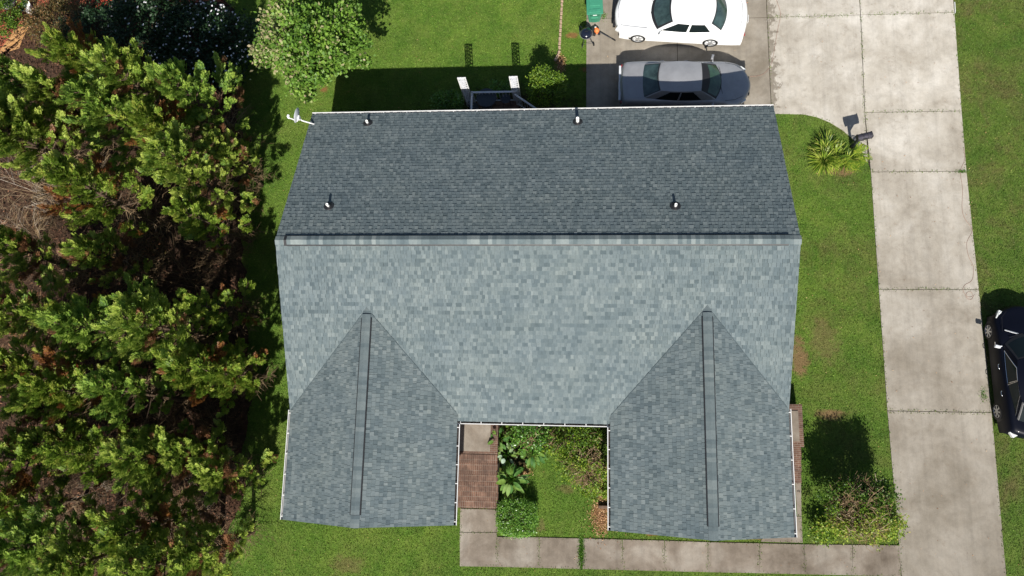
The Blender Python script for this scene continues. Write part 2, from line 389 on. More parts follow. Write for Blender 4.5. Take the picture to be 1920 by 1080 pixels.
# driveway slabs ------------------------------------------------------------
XL, XM, XR = 8.42, 11.80, 15.52
def drive_x(px, py): return W(px, py)[0]
def slab(b, poly, tone, gap=.012, z=.03):
    c = Vector((sum(p[0] for p in poly) / len(poly), sum(p[1] for p in poly) / len(poly)))
    q = []
    for p in poly:
        d = Vector(p) - c; q.append((p[0] - math.copysign(gap, d.x), p[1] - math.copysign(gap, d.y)))
    b.prism(q, -.06, z, tone)
Yj = [W(1700, 26)[1], W(1700, 210)[1], W(1720, 322)[1], W(1740, 543)[1], W(1760, 772)[1], -4.1, -12.]
def xl_at(y): return 11.78 + (.10 if y < 5 else 0) - .0
def dl(py, px): return W(px, py)
LE = {0: W(1622, 210), 1: W(1632, 322), 2: W(1647, 543), 3: W(1663, 772), 4: W(1684, 1015), 5: W(1700, 1160)}
b = MB(); DR = []
def S(poly, tone): DR.append(poly); slab(b, poly, tone)
topY = 30.
xr0 = W(1787, 0)[0]; xr1 = W(1803, 210)[0]; xr2 = W(1812, 322)[0]; xr3 = W(1835, 543)[0]; xr4 = W(1859, 772)[0]; xr5 = W(1880, 1010)[0]
xm0 = W(1613, 26)[0]; xm1 = W(1621, 210)[0]
S([(xm0, Yj[0]), (xr0, Yj[0]), (xr0, topY), (xm0, topY)], .6)
S([(xm1, Yj[1]), (xr1, Yj[1]), (xr0, Yj[0]), (xm0, Yj[0])], .62)
S([(LE[1][0], Yj[2]), (xr2, Yj[2]), (xr1, Yj[1]), (xm1, Yj[1])], .5)
S([(LE[2][0], Yj[3]), (xr3, Yj[3]), (xr2, Yj[2]), (LE[1][0], Yj[2])], .55)
S([(LE[3][0], Yj[4]), (xr4, Yj[4]), (xr3, Yj[3]), (LE[2][0], Yj[3])], .45)
S([(LE[4][0], LE[4][1]), (LE[5][0], -12), (xr5, -12), (xr5, LE[4][1]), (xr4, Yj[4]), (LE[3][0], Yj[4])], .5)
# parking apron
xa = W(1441, 100)[0]; xq = W(1270, 100)[0]; xe = W(1099, 120)[0]; yb_ = 12.3
S([(xa, Yj[0]), (xm0, Yj[0]), (xm0, topY), (xa, topY)], .5)
curve = [W(1450, 213), W(1480, 213.5), W(1505, 214), W(1530, 220), W(1556, 230), W(1580, 245), W(1600, 262), W(1615, 282), W(1626, 306), W(1631, 322)]
S([(xa, yb_), (xa, Yj[0]), (xm0, Yj[0]), (xm1, Yj[1]), (xm1, W(1621, 300)[1] + .1)] + curve[::-1][1:] , .5)
ymid = W(1135, 35)[1]
S([(xq, yb_), (xa, yb_), (xa, Yj[0]), (xq, Yj[0])], .75); S([(xq, Yj[0]), (xa, Yj[0]), (xa, topY), (xq, topY)], .7)
S([(xe, yb_ - .6), (xq, yb_ - .6), (xq, ymid), (xe, ymid)], .95); S([(xe, ymid), (xq, ymid), (xq, topY), (xe, topY)], .5)
tag(b.build('driveway', MAT['drive']), kind='structure')
b = MB()
cb_ = [(q[0] + .03, q[1] + .05) for q in curve]; pb = [(xe + .05, 12.0), (xa, 12.0)] + cb_ + [(xm1 + .05, cb_[-1][1]), (xm1 + .05, topY), (xe + .05, topY)]
b.add([(q[0], q[1], .012) for q in pb], [list(range(len(pb)))])
b.add([(LE[5][0] + .05, -12, .012), (xr5 - .05, -12, .012), (xr4 - .05, Yj[4], .012), (xr3 - .05, Yj[3], .012), (xr2 - .05, Yj[2], .012), (xr1 - .05, Yj[1], .012), (xr0 - .05, topY, .012), (xm1, topY, .012), (xm1 + .05, Yj[1], .012), (LE[1][0] + .05, Yj[2], .012), (LE[2][0] + .05, Yj[3], .012), (LE[3][0] + .05, Yj[4], .012)], [list(range(12))])
tag(b.build('driveway_base', MAT['joint']), kind='structure')
DRX = [xe, xr0]
# front walk ---------------------------------------------------------------
b = MB(); WK = []
def S2(poly, tone, g=.010): WK.append(poly); slab(b, poly, tone, g, .034)
jx = [862, 932, 1011, 1089, 1167, 1246, 1327, 1424, 1507, 1598, 1687]
top = [998, 1006, 1007, 1009, 1011, 1013, 1016, 1018, 1020, 1021, 1022]
bot = [1062, 1063, 1065, 1067, 1069, 1071, 1073, 1075, 1077, 1079, 1081]
for i in range(len(jx) - 1):
    x0, x1 = jx[i], jx[i + 1]
    dx = 3 if i == 3 else 0
    if i == 2: x1 -= 1
    S2([W(x0 + dx, top[i] + 0), W(x1, top[i + 1] if i else 998), W(x1 + (1 if i < 9 else 2), bot[i + 1]), W(x0 + dx, bot[i])], rnd.uniform(.3, .7))
S2([W(863, 953), W(934, 955), W(934, 998), W(862, 998)], .62)
S2([W(1490, 905), W(1502, 905), W(1503, 968), W(1494, 968)], .45); S2([W(1440, 968), W(1503, 968), W(1505, 1018), W(1426, 1016)], .5)
tag(b.build('front_walk', MAT['walk']), kind='structure')

# ================================================================ HOUSE
house = empty('house', (0, 0, 0), label='single-storey brick house under a U-shaped blue-grey shingle roof with white gutters', cat='house')
xl, xr, yr, hr, yb, p = -10.668, 7.254, 6.315, 5.7576, 12.10, .4368
yf, pw = -3.409, .5038
wings = [(-7.52, 4.791, -10.60, -4.42), (4.317, 4.851, 1.12, 7.20)]     # ridge x, ridge z, west eave x, east eave x
yfe = .24
def main_z(y): return hr - p * abs(y - yr)
def wing_z(w, x): return w[1] - pw * abs(x - w[0])
def roof_field(name, O, A, U, La, Ls, keep, seed, tone_shift=0):
    """courses of laminated shingles: O eave corner, A unit along eave, U unit up slope"""
    O = Vector(O); A = Vector(A).normalized(); U = Vector(U).normalized(); Nn = A.cross(U)
    if Nn.z < 0: Nn = -Nn
    r = random.Random(seed); b = MB(); e = .143; k = 0; s0 = -.02
    prev = [0] * 1
    while s0 < Ls:
        s1 = min(s0 + e + .03, Ls + .01); a = -r.random() * .15; raised = r.random() < .5
        drift = r.uniform(-.05, .05); sheet_t = 0; left = 0
        while a < La:
            if left <= 0: sheet_t = r.uniform(-.07, .07); left = .9
            w = r.choice((.10, .12, .14, .16)) if raised else r.choice((.07, .10, .13, .16, .19))
            a1 = min(a + w, La); a0 = max(a, 0)
            if a1 - a0 > .02:
                c = O + A * ((a0 + a1) / 2) + U * ((s0 + s1) / 2)
                if keep(c):
                    h = .028 if raised else .020
                    t = r.choice((.20, .34, .42, .5, .54, .60, .72)) + (.07 if raised else -.05) + drift + sheet_t + tone_shift  # sunk pieces toned darker, standing for shadow between raised tabs
                    t = min(1, max(0, t + r.uniform(-.05, .05)))
                    j = r.uniform(-.004, .004); g = .003
                    v = [O + A * (a0 + g) + U * (s0 + j) + Nn * h, O + A * (a1 - g) + U * (s0 + j) + Nn * h, O + A * (a1 - g) + U * s1 + Nn * (h - .013), O + A * (a0 + g) + U * s1 + Nn * (h - .013)]
                    v += [O + A * (a0 + g) + U * (s0 + j), O + A * (a1 - g) + U * (s0 + j), O + A * (a1 - g) + U * s1, O + A * (a0 + g) + U * s1]
                    b.add(v, [(0, 1, 2, 3)], t); b.add(v, [(4, 5, 1, 0), (5, 6, 2, 1), (7, 4, 0, 3)], max(0, t - .45))
            left -= w; a += w; raised = not raised if r.random() < .82 else raised
        s0 += e; k += 1
    return b
ca = math.sqrt(1 + p * p); cw = math.sqrt(1 + pw * pw)
zb = main_z(yb)
def keep_front(c):
    for w in wings:
        if w[2] < c.x < w[3] and wing_z(w, c.x) > c.z + .12: return False
    return True
def keep_wing(c): return main_z(c.y) < c.z + .12 or c.y < yfe
rb = roof_field('roof', (xl, yb, zb), (1, 0, 0), (0, -1, p), xr - xl, (yb - yr) * ca, lambda c: True, 3)
rf = roof_field('roof', (xl, yfe, main_z(yfe)), (1, 0, 0), (0, 1, p), xr - xl, (yr - yfe) * ca, keep_front, 4)
def deckslab(b, pts, t=.1, tone=.2):
    n = len(pts); vs = [(q[0], q[1], q[2] - .008) for q in pts] + [(q[0], q[1], q[2] - t) for q in pts]
    b.add(vs, [list(range(n)), [n + i for i in range(n)][::-1]] + [[i, n + i, n + (i + 1) % n, (i + 1) % n] for i in range(n)], tone)
deckslab(rb, [(xl, yr, hr), (xl, yb, zb), (xr, yb, zb), (xr, yr, hr)])
deckslab(rf, [(xl, yfe, main_z(yfe)), (xl, yr, hr), (xr, yr, hr), (xr, yfe, main_z(yfe))])
rb.build('rear_roof_slope', MAT['shingle'], house); rf.build('front_roof_slope', MAT['shingle'], house)
for i, w in enumerate(wings):
    ypk = yr - (hr - w[1]) / p
    for s, xe_ in ((-1, w[2]), (1, w[3])):
        L = abs(xe_ - w[0]); ze = wing_z(w, xe_)
        f = roof_field('r', (xe_, yf, ze), (0, 1, 0), (-s, 0, pw), ypk - yf + .3, L * cw, keep_wing, 20 + i * 2 + s)
        deckslab(f, [(w[0], yf, w[1]), (w[0], ypk, w[1]), (xe_, yr - (hr - ze) / p, ze), (xe_, yf, ze)])
        f.build('wing_roof_slope', MAT['shingle'], house)
for w in wings:
    ypk = yr - (hr - w[1]) / p
    for xe_ in (w[2], w[3]):
        ze = wing_z(w, xe_); A_ = Vector((w[0], ypk, w[1] + .030)); B_ = Vector((xe_, yr - (hr - ze) / p, ze + .030)); dd_ = (A_ - B_) * .985
        o_ = Vector((math.copysign(.018, w[0] - xe_), -.010, 0)); vm = MB(); vm.bar(B_ + o_, B_ + dd_ + o_, .020, .022, tone=0)
        vm.build('valley_shadow_bar', MAT['shingle'], house)  # darkest tone: paints the shadow line along each valley
# ridge caps and ridge vents
def ridge(name, a, b_, s0, s1, seed, pit, along):
    """caps all along a->b, raised over a black vent between fractions s0..s1"""
    a = Vector(a); b_ = Vector(b_); d = (b_ - a); L = d.length; d.normalize(); side = d.cross(Vector((0, 0, 1))).normalized()
    r = random.Random(seed); t = 0; mb = MB(); hw = .155
    while t < L:
        e = min(.145, L - t); up = .080 if s0 * L <= t <= s1 * L else .034
        q0 = a + d * t; q1 = a + d * (t + e + .02); tone = r.choice((.2, .35, .5, .65, .8, .95)) if along == 0 else r.choice((.3, .42, .5, .6, .75)) + r.uniform(-.06, .06)
        dz = pit * hw
        h0 = up + .006; h1 = up
        v = []
        for q, h in ((q0, h0), (q1, h1)):
            for s_, z_ in ((-hw, -dz), (0, 0), (hw, -dz)): v.append(q + side * s_ + Vector((0, 0, z_ + h)))
        v += [x - Vector((0, 0, .014)) for x in v]
        mb.add(v, [(0, 3, 4, 1), (1, 4, 5, 2), (0, 1, 7, 6), (1, 2, 8, 7), (3, 0, 6, 9), (2, 5, 11, 8)], min(1, tone))
        t += .145
    o = mb.build(name, MAT['shingle'], house)
    vb = MB(); q0 = a + d * (s0 * L); q1 = a + d * (s1 * L); hw2 = .192; v = []
    for q in (q0, q1):
        for s_, z_ in ((-hw2, -pit * hw2), (0, 0), (hw2, -pit * hw2)): v.append(q + side * s_ + Vector((0, 0, z_ + .066)))
    v += [x - Vector((0, 0, .056)) for x in v]
    vb.add(v, [(0, 3, 4, 1), (1, 4, 5, 2), (0, 1, 7, 6), (1, 2, 8, 7), (3, 0, 6, 9), (2, 5, 11, 8), (3, 9, 10, 4), (4, 10, 11, 5)])
    vb.build('ridge_vent', MAT['blackplastic'], o)
ridge('ridge_cap', (xl, yr, hr), (xr, yr, hr), .018, .978, 5, p, 0)
for i, w in enumerate(wings):
    ypk = yr - (hr - w[1]) / p
    ridge('wing_ridge_cap', (w[0], yf, w[1]), (w[0], ypk + .15, w[1]), .055, .93, 6 + i, pw, 1)
# walls
wx0, wx1, wy0, wy1 = xl + .35, xr - .35, yfe + .45, yb - .45
wb = MB()
pr = [(wy0, 0), (wy1, 0), (wy1, main_z(wy1) - .12), (yr, hr - .12), (wy0, main_z(wy0) - .12)]
vs = [(x, y, z) for x in (wx0, wx1) for y, z in pr]
wb.add(vs, [(0, 1, 2, 3, 4)[::-1], (5, 6, 7, 8, 9), (0, 4, 9, 5), (1, 6, 7, 2), (2, 7, 8, 3), (3, 8, 9, 4), (0, 5, 6, 1)])
for w in wings:
    a0 = w[2] + .35; a1 = w[3] - .35
    pr = [(a0, 0), (a1, 0), (a1, wing_z(w, a1) - .12), (w[0], w[1] - .12), (a0, wing_z(w, a0) - .12)]
    vs = [(x, y, z) for y in (yf + .3, wy0 - .004) for x, z in pr]
    wb.add(vs, [(0, 1, 2, 3, 4), (5, 6, 7, 8, 9)[::-1], (0, 5, 6, 1), (1, 6, 7, 2), (2, 7, 8, 3), (3, 8, 9, 4), (4, 9, 5, 0)])
wb.build('wall', MAT['brickwall'], house)
# fascia
fb = MB()
fb.box(((xl + xr) / 2, yb - .01, zb - .13), (xr - xl - .02, .03, .16))
fb.box(((wings[0][3] + wings[1][2]) / 2, yfe + .02, main_z(yfe) - .13), (wings[1][2] - wings[0][3] + .3, .03, .16))
for w in wings:
    for x, s in ((w[2], 1), (w[3], -1)):
        y1_ = yfe if (x == wings[0][3] or x == wings[1][2]) else yr - (hr - wing_z(w, x)) / p
        fb.box((x + s * .015, (yf + y1_) / 2, wing_z(w, x) - .13), (.03, y1_ - yf - .04, .16))
    for x in (w[2], w[3]):
        fb.bar((x, yf + .02, wing_z(w, x) - .12), (w[0], yf + .02, w[1] - .12), .03, .14)
for x in (xl + .02, xr - .02):
    fb.bar((x, yb - .05, zb - .12), (x, yr, hr - .12), .03, .14); fb.bar((x, yfe + .1, main_z(yfe + .1) - .12), (x, yr, hr - .12), .03, .14)
fb.build('fascia', MAT['wood_white'], house)
# windows and doors
def window(c, wdt, hgt, axis, out):
    """axis 'x': window lies in a wall facing +-y ; 'y': wall facing +-x"""
    x, y, z = c; f = MB(); g = MB(); s_ = MB(); T = .05
    def bx(m, u, v, du, dv, dep, off):
        if axis == 'x': m.box((x + u, y + out * off, z + v), (du, dep, dv))
        else: m.box((x + out * off, y + u, z + v), (dep, du, dv))
    for s in (-1, 1): bx(f, s * (wdt / 2), 0, T, hgt + T, .06, .03); bx(f, 0, s * hgt / 2, wdt - T, T, .06, .03)
    bx(f, 0, 0, wdt - T, .035, .05, .025); bx(g, 0, 0, wdt - T, hgt - T, .02, .012); bx(s_, 0, -hgt / 2 - .06, wdt + .16, .06, .12, .06)
    o = f.build('window', MAT['wood_white'], house); g.build('pane', MAT['glass'], o); s_.build('sill', MAT['wood_white'], o)
for x in (-9., -1.2, 3.8, 5.9): window((x, wy1, 1.9), .95, 1.1, 'x', 1)
for w in wings: window((w[0], yf + .3, 1.75), 1.7, 1.35, 'x', -1)
window((-1.2, wy0, 1.85), 1.5, 1.3, 'x', -1)
for y in (2.5, 8.5): window((wx0, y, 1.9), .9, 1.1, 'y', -1)
for y in (8.8, 4.2): window((wx1, y, 1.9), .9, 1.1, 'y', 1)
def door(c, axis, out, w_=.92, h_=2.03):
    x, y, z = c; d = MB(); h = MB(); fr = MB()
    if axis == 'x':
        d.box((x, y + out * .02, z + h_ / 2), (w_, .04, h_)); h.box((x + .36, y + out * .07, z + 1), (.05, .06, .12))
        for s in (-1, 1): fr.box((x + s * (w_ / 2 + .04), y + out * .025, z + h_ / 2), (.08, .06, h_ + .08))
        for zz in (.5, 1.45): d.box((x - .2, y + out * .045, z + zz), (.26, .012, .62)); d.box((x + .2, y + out * .045, z + zz), (.26, .012, .62))
    else:
        d.box((x + out * .02, y, z + h_ / 2), (.04, w_, h_)); h.box((x + out * .07, y + .36, z + 1), (.06, .05, .12))
        for s in (-1, 1): fr.box((x + out * .025, y + s * (w_ / 2 + .04), z + h_ / 2), (.06, .08, h_ + .08))
    o = d.build('door', MAT['door'], house); h.build('handle', MAT['chrome'], o); fr.build('door_frame', MAT['wood_white'], o)
door((-3.55, wy0, .92), 'x', -1); door((-4.05, wy1, .62), 'x', 1); door((wx1, .35, .78), 'y', 1)
# gutters
def gutter(a, b_, out, n, closed=(True, True)):
    a = Vector(a); b_ = Vector(b_); d = (b_ - a).normalized(); o = Vector(out); L = (b_ - a).length
    def P(t, u, z): return a + d * t + o * u + Vector((0, 0, z))
    prof = [(.005, 0), (.005, -.11), (.09, -.11), (.125, -.03), (.125, .012), (.100, .012), (.100, -.012), (.112, -.028), (.082, -.10), (.013, -.10), (.013, 0)]
    m = MB(); k = len(prof); vs = [P(0, u, z) for u, z in prof] + [P(L, u, z) for u, z in prof]
    m.add(vs, [[i, (i + 1) % k, k + (i + 1) % k, k + i] for i in range(k)] + [list(range(k)), list(range(k, 2 * k))[::-1]])
    for t in ((0,) if closed[0] else ()) + ((L,) if closed[1] else ()):
        m.add([P(t, .005, 0), P(t, .005, -.11), P(t, .09, -.11), P(t, .125, -.03), P(t, .125, .012)], [(0, 1, 2, 3, 4)])
    g = m.build('gutter', MAT['white'], house)
    dm = MB(); r = random.Random(int(L * 100)); q = [P(.02, .016, -.094), P(.02, .084, -.094), P(L - .02, .084, -.094), P(L - .02, .016, -.094)]
    dm.add(q, [(0, 1, 2, 3)]); dm.build('gutter_debris_shade', MAT['gutterin'], g)  # dark floor paints the trough's shadow together with its debris
    for i in range(n):
        t = .12 + (L - .24) * i / (n - 1); h = MB()
        h.bar(P(t, .0, .004), P(t, .115, .004), .028, .012); h.build('hanger', MAT['white'], g)
gz = zb - .02
gutter((xl + .0, yb + .0, gz), (xr, yb + .0, gz), (0, 1, 0), 20)
gutter((wings[0][3] + .0, yfe, main_z(yfe) - .02), (wings[1][2] - .0, yfe, main_z(yfe) - .02), (0, -1, 0), 8)
for i, w in enumerate(wings):
    for x, s in ((w[2], -1), (w[3], 1)):
        inner = (i == 0 and s == 1) or (i == 1 and s == -1)
        y1_ = yfe - .0 if inner else yr - (hr - wing_z(w, x)) / p - .05
        gutter((x, yf + .0, wing_z(w, x) - .02), (x, y1_ - (.13 if inner else 0), wing_z(w, x) - .02), (s, 0, 0), 6, (True, not inner))
# plumbing vents
def roof_vent(px, py, hgt, rad, tall):
    z = 4.2
    for _ in range(8): x, y = W(px, py, z); z = main_z(y)
    rt = empty('plumbing_vent', (x, y, z)); rt.parent = house
    pm = MB(); pm.lathe([(rad, -.03), (rad, hgt), (rad * .78, hgt), (rad * .74, hgt - .05), (0, hgt - .05)], n=20); pm.build('pipe', MAT['pvc'], rt)
    fm = MB(); Mr = Matrix.Rotation(-math.atan(p), 3, 'X')
    fm.lathe([(.19, .024), (.185, .032), (rad + .05, .04), (rad + .03, .085), (rad + .006, .10)], n=24, M=Mr)
    fm.box(Mr @ Vector((0, .0, .026)), (.36, .11, .012), rot=Mr)
    fm.build('flange', MAT['flange'], rt)
roof_vent(690, 231, .22, .050, 0); roof_vent(1083, 229, .36, .062, 1); roof_vent(617, 387, .26, .048, 0); roof_vent(1266, 387, .24, .048, 0)

# brick steps ---------------------------------------------------------------
st = empty('brick_steps', (*W(898, 900), 0), label='front entrance steps of red brick with a concrete landing beside the broad leaved plant', cat='steps')
def world_part(mb, name, mats, parent, **k):
    o = mb.build(name, mats, parent, **k); o.location = (-parent.location.x, -parent.location.y, -parent.location.z); return o
m = MB(); ry = [852, 868, 889, 904, 922, 938, 953]; n = 6; hz = [.90, .75, .60, .45, .30, .15]
xa_, xb_ = W(868, 880, .5)[0] - .22, W(934, 880, .5)[0]
for i in range(6):
    y1_ = W(900, ry[i], hz[i])[1]; y0_ = W(900, ry[i + 1], hz[i])[1] if i < 5 else W(900, 953, .15)[1]
    m.box(((xa_ + xb_) / 2, (y0_ + y1_) / 2 - .0, hz[i] / 2), (xb_ - xa_ + i * .004, y1_ - y0_, hz[i]))
world_part(m, 'tread', MAT['brickstep'], st, bevel=.012)
ytop = W(900, 852, .9)[1]
m = MB(); m.box(((xa_ + xb_) / 2 - .02, (ytop + wy0) / 2, .44), (xb_ - xa_ + .04, wy0 - ytop - .004, .88)); world_part(m, 'landing_base', MAT['brickedge'], st, bevel=.01)
m = MB(); m.box(((xa_ + xb_) / 2 - .14, (ytop + wy0) / 2 + .05, .895), (xb_ - xa_ - .3, wy0 - ytop - .12, .03)); world_part(m, 'landing_slab', MAT['walk'], st)
# side steps
s2 = empty('side_steps', (*W(1497, 830), 0), label='side entrance steps of weathered brick with a grey concrete pad at the right house wall', cat='steps')
zt = .78; X0 = wx1 + .004; x_out = W(1506, 800, zt)[0]; ya = W(1500, 758, zt)[1]; ybm = W(1500, 838, zt)[1]
m = MB(); m.box(((X0 + x_out) / 2, (ya + ybm) / 2, zt / 2), (x_out - X0, ya - ybm, zt)); world_part(m, 'landing_base', MAT['brickedge'], s2, bevel=.01)
ys = [838, 862, 884, 906]; hz2 = [.585, .39, .195]; xo = [1503, 1502, 1501]
m = MB()
for i in range(3):
    y1_ = W(1500, ys[i], (.78, .585, .39)[i])[1]; y0_ = W(1500, ys[i + 1], hz2[i])[1]; xx = W(xo[i], 860, hz2[i])[0]
    m.box(((X0 + xx) / 2, (y1_ + y0_) / 2, hz2[i] / 2), (xx - X0, y1_ - y0_, hz2[i]))
world_part(m, 'tread', MAT['brickedge'], s2, bevel=.01)
m = MB(); a = W(1486, 770, zt); c_ = W(1499, 828, zt); m.box(((X0 + .05 + c_[0]) / 2, (a[1] + c_[1]) / 2, zt + .012), (c_[0] - X0 - .05, a[1] - c_[1], .03)); world_part(m, 'pad', MAT['walk'], s2, bevel=.008)

# ================================================================ VEGETATION
FRAME = [W(-40, -40), W(1960, -40), W(1960, 1120), W(-40, 1120)]
def inpoly(P, poly):
    x, y = P[:, 0], P[:, 1]; ins = np.zeros(len(P), bool); n = len(poly)
    for i in range(n):
        x0, y0 = poly[i]; x1, y1 = poly[(i + 1) % n]
        if y0 == y1: continue
        c = ((y0 > y) != (y1 > y)) & (x < (x1 - x0) * (y - y0) / (y1 - y0) + x0); ins ^= c
    return ins
forest = [(-60, 34), W(140, -80), W(330, -60), W(440, 20), W(450, 120), W(445, 220), W(455, 330), W(455, 450), W(462, 560), W(470, 700), W(462, 820), W(455, 930), W(430, 1010), W(420, 1080), W(420, 1180), (-60, -14)]
forest = forest[:1] + wob(forest[1:15], .18, .5, 5, False) + forest[14:]
sheet('forest_floor', forest, .006, MAT['litter'])
redp = [W(-60, 130), W(0, 98), W(20, 75), W(45, 45), W(75, 22), W(120, 10), W(200, 5), W(250, 4), W(420, 4), W(430, -90), W(-80, -90)]
sheet('mulch_path', wob(redp, .05, .4, 8), .014, MAT['redmulch'])
tanp = [W(-60, 175), W(-10, 112), W(14, 75), W(32, 48), W(50, 38), W(56, 50), W(45, 70), W(38, 90), W(10, 100), W(-60, 150)]
sheet('tan_mulch_strip', wob(tanp, .05, .4, 9), .020, MAT['tanmulch'])
strip = [W(52, 40), W(75, 24), W(120, 13), W(126, 20), W(90, 32), W(60, 50)]
r0 = np.random.default_rng(1)
bare = []     # (x, y, rx, ry, kind)
def patch(px, py, rx, ry, mat, name, seed):
    c = W(px, py); r = random.Random(seed); pl = []
    ph = [r.uniform(0, 6.3) for _ in range(3)]
    for k in range(36):
        a = 2 * math.pi * k / 36; q = 1 + .16 * math.sin(3 * a + ph[0]) + .12 * math.sin(5 * a + ph[1]) + r.uniform(-.07, .07)
        pl.append((c[0] + rx * q * math.cos(a), c[1] + ry * q * math.sin(a)))
    sheet(name, pl, .0045 + .0007 * len(bare), MAT[mat]); bare.append((c[0], c[1], rx, ry, pl, mat))
# ---- grass blades (nobody could count them)
def grass():
    r = np.random.default_rng(11); fx = [q[0] for q in FRAME]; fy = [q[1] for q in FRAME]
    n = 900000; P = np.column_stack([r.uniform(min(fx), max(fx), n), r.uniform(min(fy), max(fy), n)])
    P = P[inpoly(P, FRAME)]
    P = P[~inpoly(P, forest)]
    for q in (redp, tanp): P = P[~inpoly(P, q)]
    P = P[~((P[:, 0] > wx0 + .2) & (P[:, 0] < wx1 - .2) & (P[:, 1] > wy0) & (P[:, 1] < wy1))]
    for w in wings: P = P[~((P[:, 0] > w[2] + .6) & (P[:, 0] < w[3] - .6) & (P[:, 1] > yf + .5) & (P[:, 1] < wy0 + .1))]
    for q in DR + WK:
        c = np.mean(q, 0)
        P = P[~inpoly(P, [tuple(c + (np.array(k) - c) * (1 - .10 / np.linalg.norm(np.array(k) - c))) for k in q])]
        P = P[~(inpoly(P, q) & (r.random(len(P)) < .62))]
    xs = (P[:, 0] > xe + .03) & (P[:, 0] < xa) & (P[:, 1] > 12.2); P = P[~xs]
    P = P[~((P[:, 0] > xa_) & (P[:, 0] < xb_) & (P[:, 1] > W(900, 953)[1] - .02) & (P[:, 1] < wy0))]
    for bx_, by_, rx, ry, pl, mt in bare:
        ins = inpoly(P, pl); P = P[~ins | (r.random(len(P)) < .14)]
    for (q, rx, ry, k) in BARE:
        d = np.hypot((P[:, 0] - q[0]) / rx, (P[:, 1] - q[1]) / ry); kp = {'t': .12, 'c': .3, 'b': .7, 'r': .4, 'l': .08}[k]
        P = P[r.random(len(P)) < np.clip(kp + (1 - kp) * (d - .5) / .7, kp, 1)]
    n = len(P); h = r.uniform(.035, .075, n); az = r.uniform(0, 2 * math.pi, n); tilt = r.uniform(.2, 1.1, n)
    D = np.column_stack([np.cos(az) * np.sin(tilt), np.sin(az) * np.sin(tilt), np.cos(tilt)])
    S_ = np.column_stack([-np.sin(az), np.cos(az), np.zeros(n)]) * r.uniform(.007, .019, n)[:, None]
    B = np.column_stack([P, np.zeros(n) - .002]); nearc = np.zeros(n, bool)
    for q in DR + WK: nearc |= inpoly(P, q)
    B[nearc, 2] = .028
    V = np.stack([B - S_, B + S_, B + D * h[:, None]], 1)
    t = r.uniform(0, .9, n); t[r.random(n) < .006] = 1.
    o = quads('grass', V, t, MAT['grass'], n=3); tag(o, 'short mown green grass blades covering the lawns', 'grass', kind='stuff')
grass()
def scatter_bits(name, poly, n, mat, lab, size=(.03, .09), z=.02, seed=2):
    r = np.random.default_rng(seed); xs = [q[0] for q in poly]; ys_ = [q[1] for q in poly]
    P = np.column_stack([r.uniform(max(min(xs), -30), max(xs), n), r.uniform(max(min(ys_), -10), min(max(ys_), 24), n)]); P = P[inpoly(P, poly)]; n = len(P)
    az = r.uniform(0, 6.283, n); D = np.column_stack([np.cos(az), np.sin(az), r.uniform(-.1, .5, n)])
    Nn = np.column_stack([r.normal(0, .4, n), r.normal(0, .4, n), np.ones(n)])
    V = leaf_quads(np.column_stack([P, r.uniform(.01, z + .02, n)]), D, Nn, r.uniform(*size, n), r.uniform(size[0] * .3, size[1] * .35, n))
    tag(quads(name, V, r.random(n), MAT[mat]), lab, 'litter', kind='stuff')
scatter_bits('leaf_litter', forest, 45000, 'litterbit', 'brown fallen needles and twigs under the conifers', (.06, .22), .08)
def chips(px, py, rx, ry, n, lab, seed):
    r = np.random.default_rng(seed); c = W(px, py); P = np.column_stack([c[0] + r.normal(0, rx * .55, n), c[1] + r.normal(0, ry * .55, n), r.uniform(.01, .05, n)])
    az = r.uniform(0, 6.283, n); D = np.column_stack([np.cos(az), np.sin(az), r.uniform(-.1, .4, n)])
    V = leaf_quads(P, D, np.array([0, 0, 1.]) + r.normal(0, .4, (n, 3)), r.uniform(.03, .10, n), r.uniform(.012, .035, n))
    tag(quads('wood_chips', V, r.random(n), MAT['chip']), lab, 'wood chips', kind='stuff')
chips(1128, 965, .45, .8, 900, 'tan wood chips along the left wall of the right wing', 1)
chips(1133, 915, .25, .5, 250, 'few tan wood chips beside the twiggy bush', 2)
chips(1051, 122, .22, .45, 300, 'orange dry leaves at the end of the brick edging', 3)
chips(981, 887, .3, .25, 160, 'brown chips showing between the broad leaved plants', 4)
scatter_bits('fallen_leaves', FRAME, 2600, 'chip', 'small dry leaves fallen here and there on lawns and paving', (.03, .075), .05, 15)
scatter_bits('mulch_chips', redp, 12000, 'litterbit', 'red bark mulch pieces covering the garden path', (.03, .09), .03, 5)

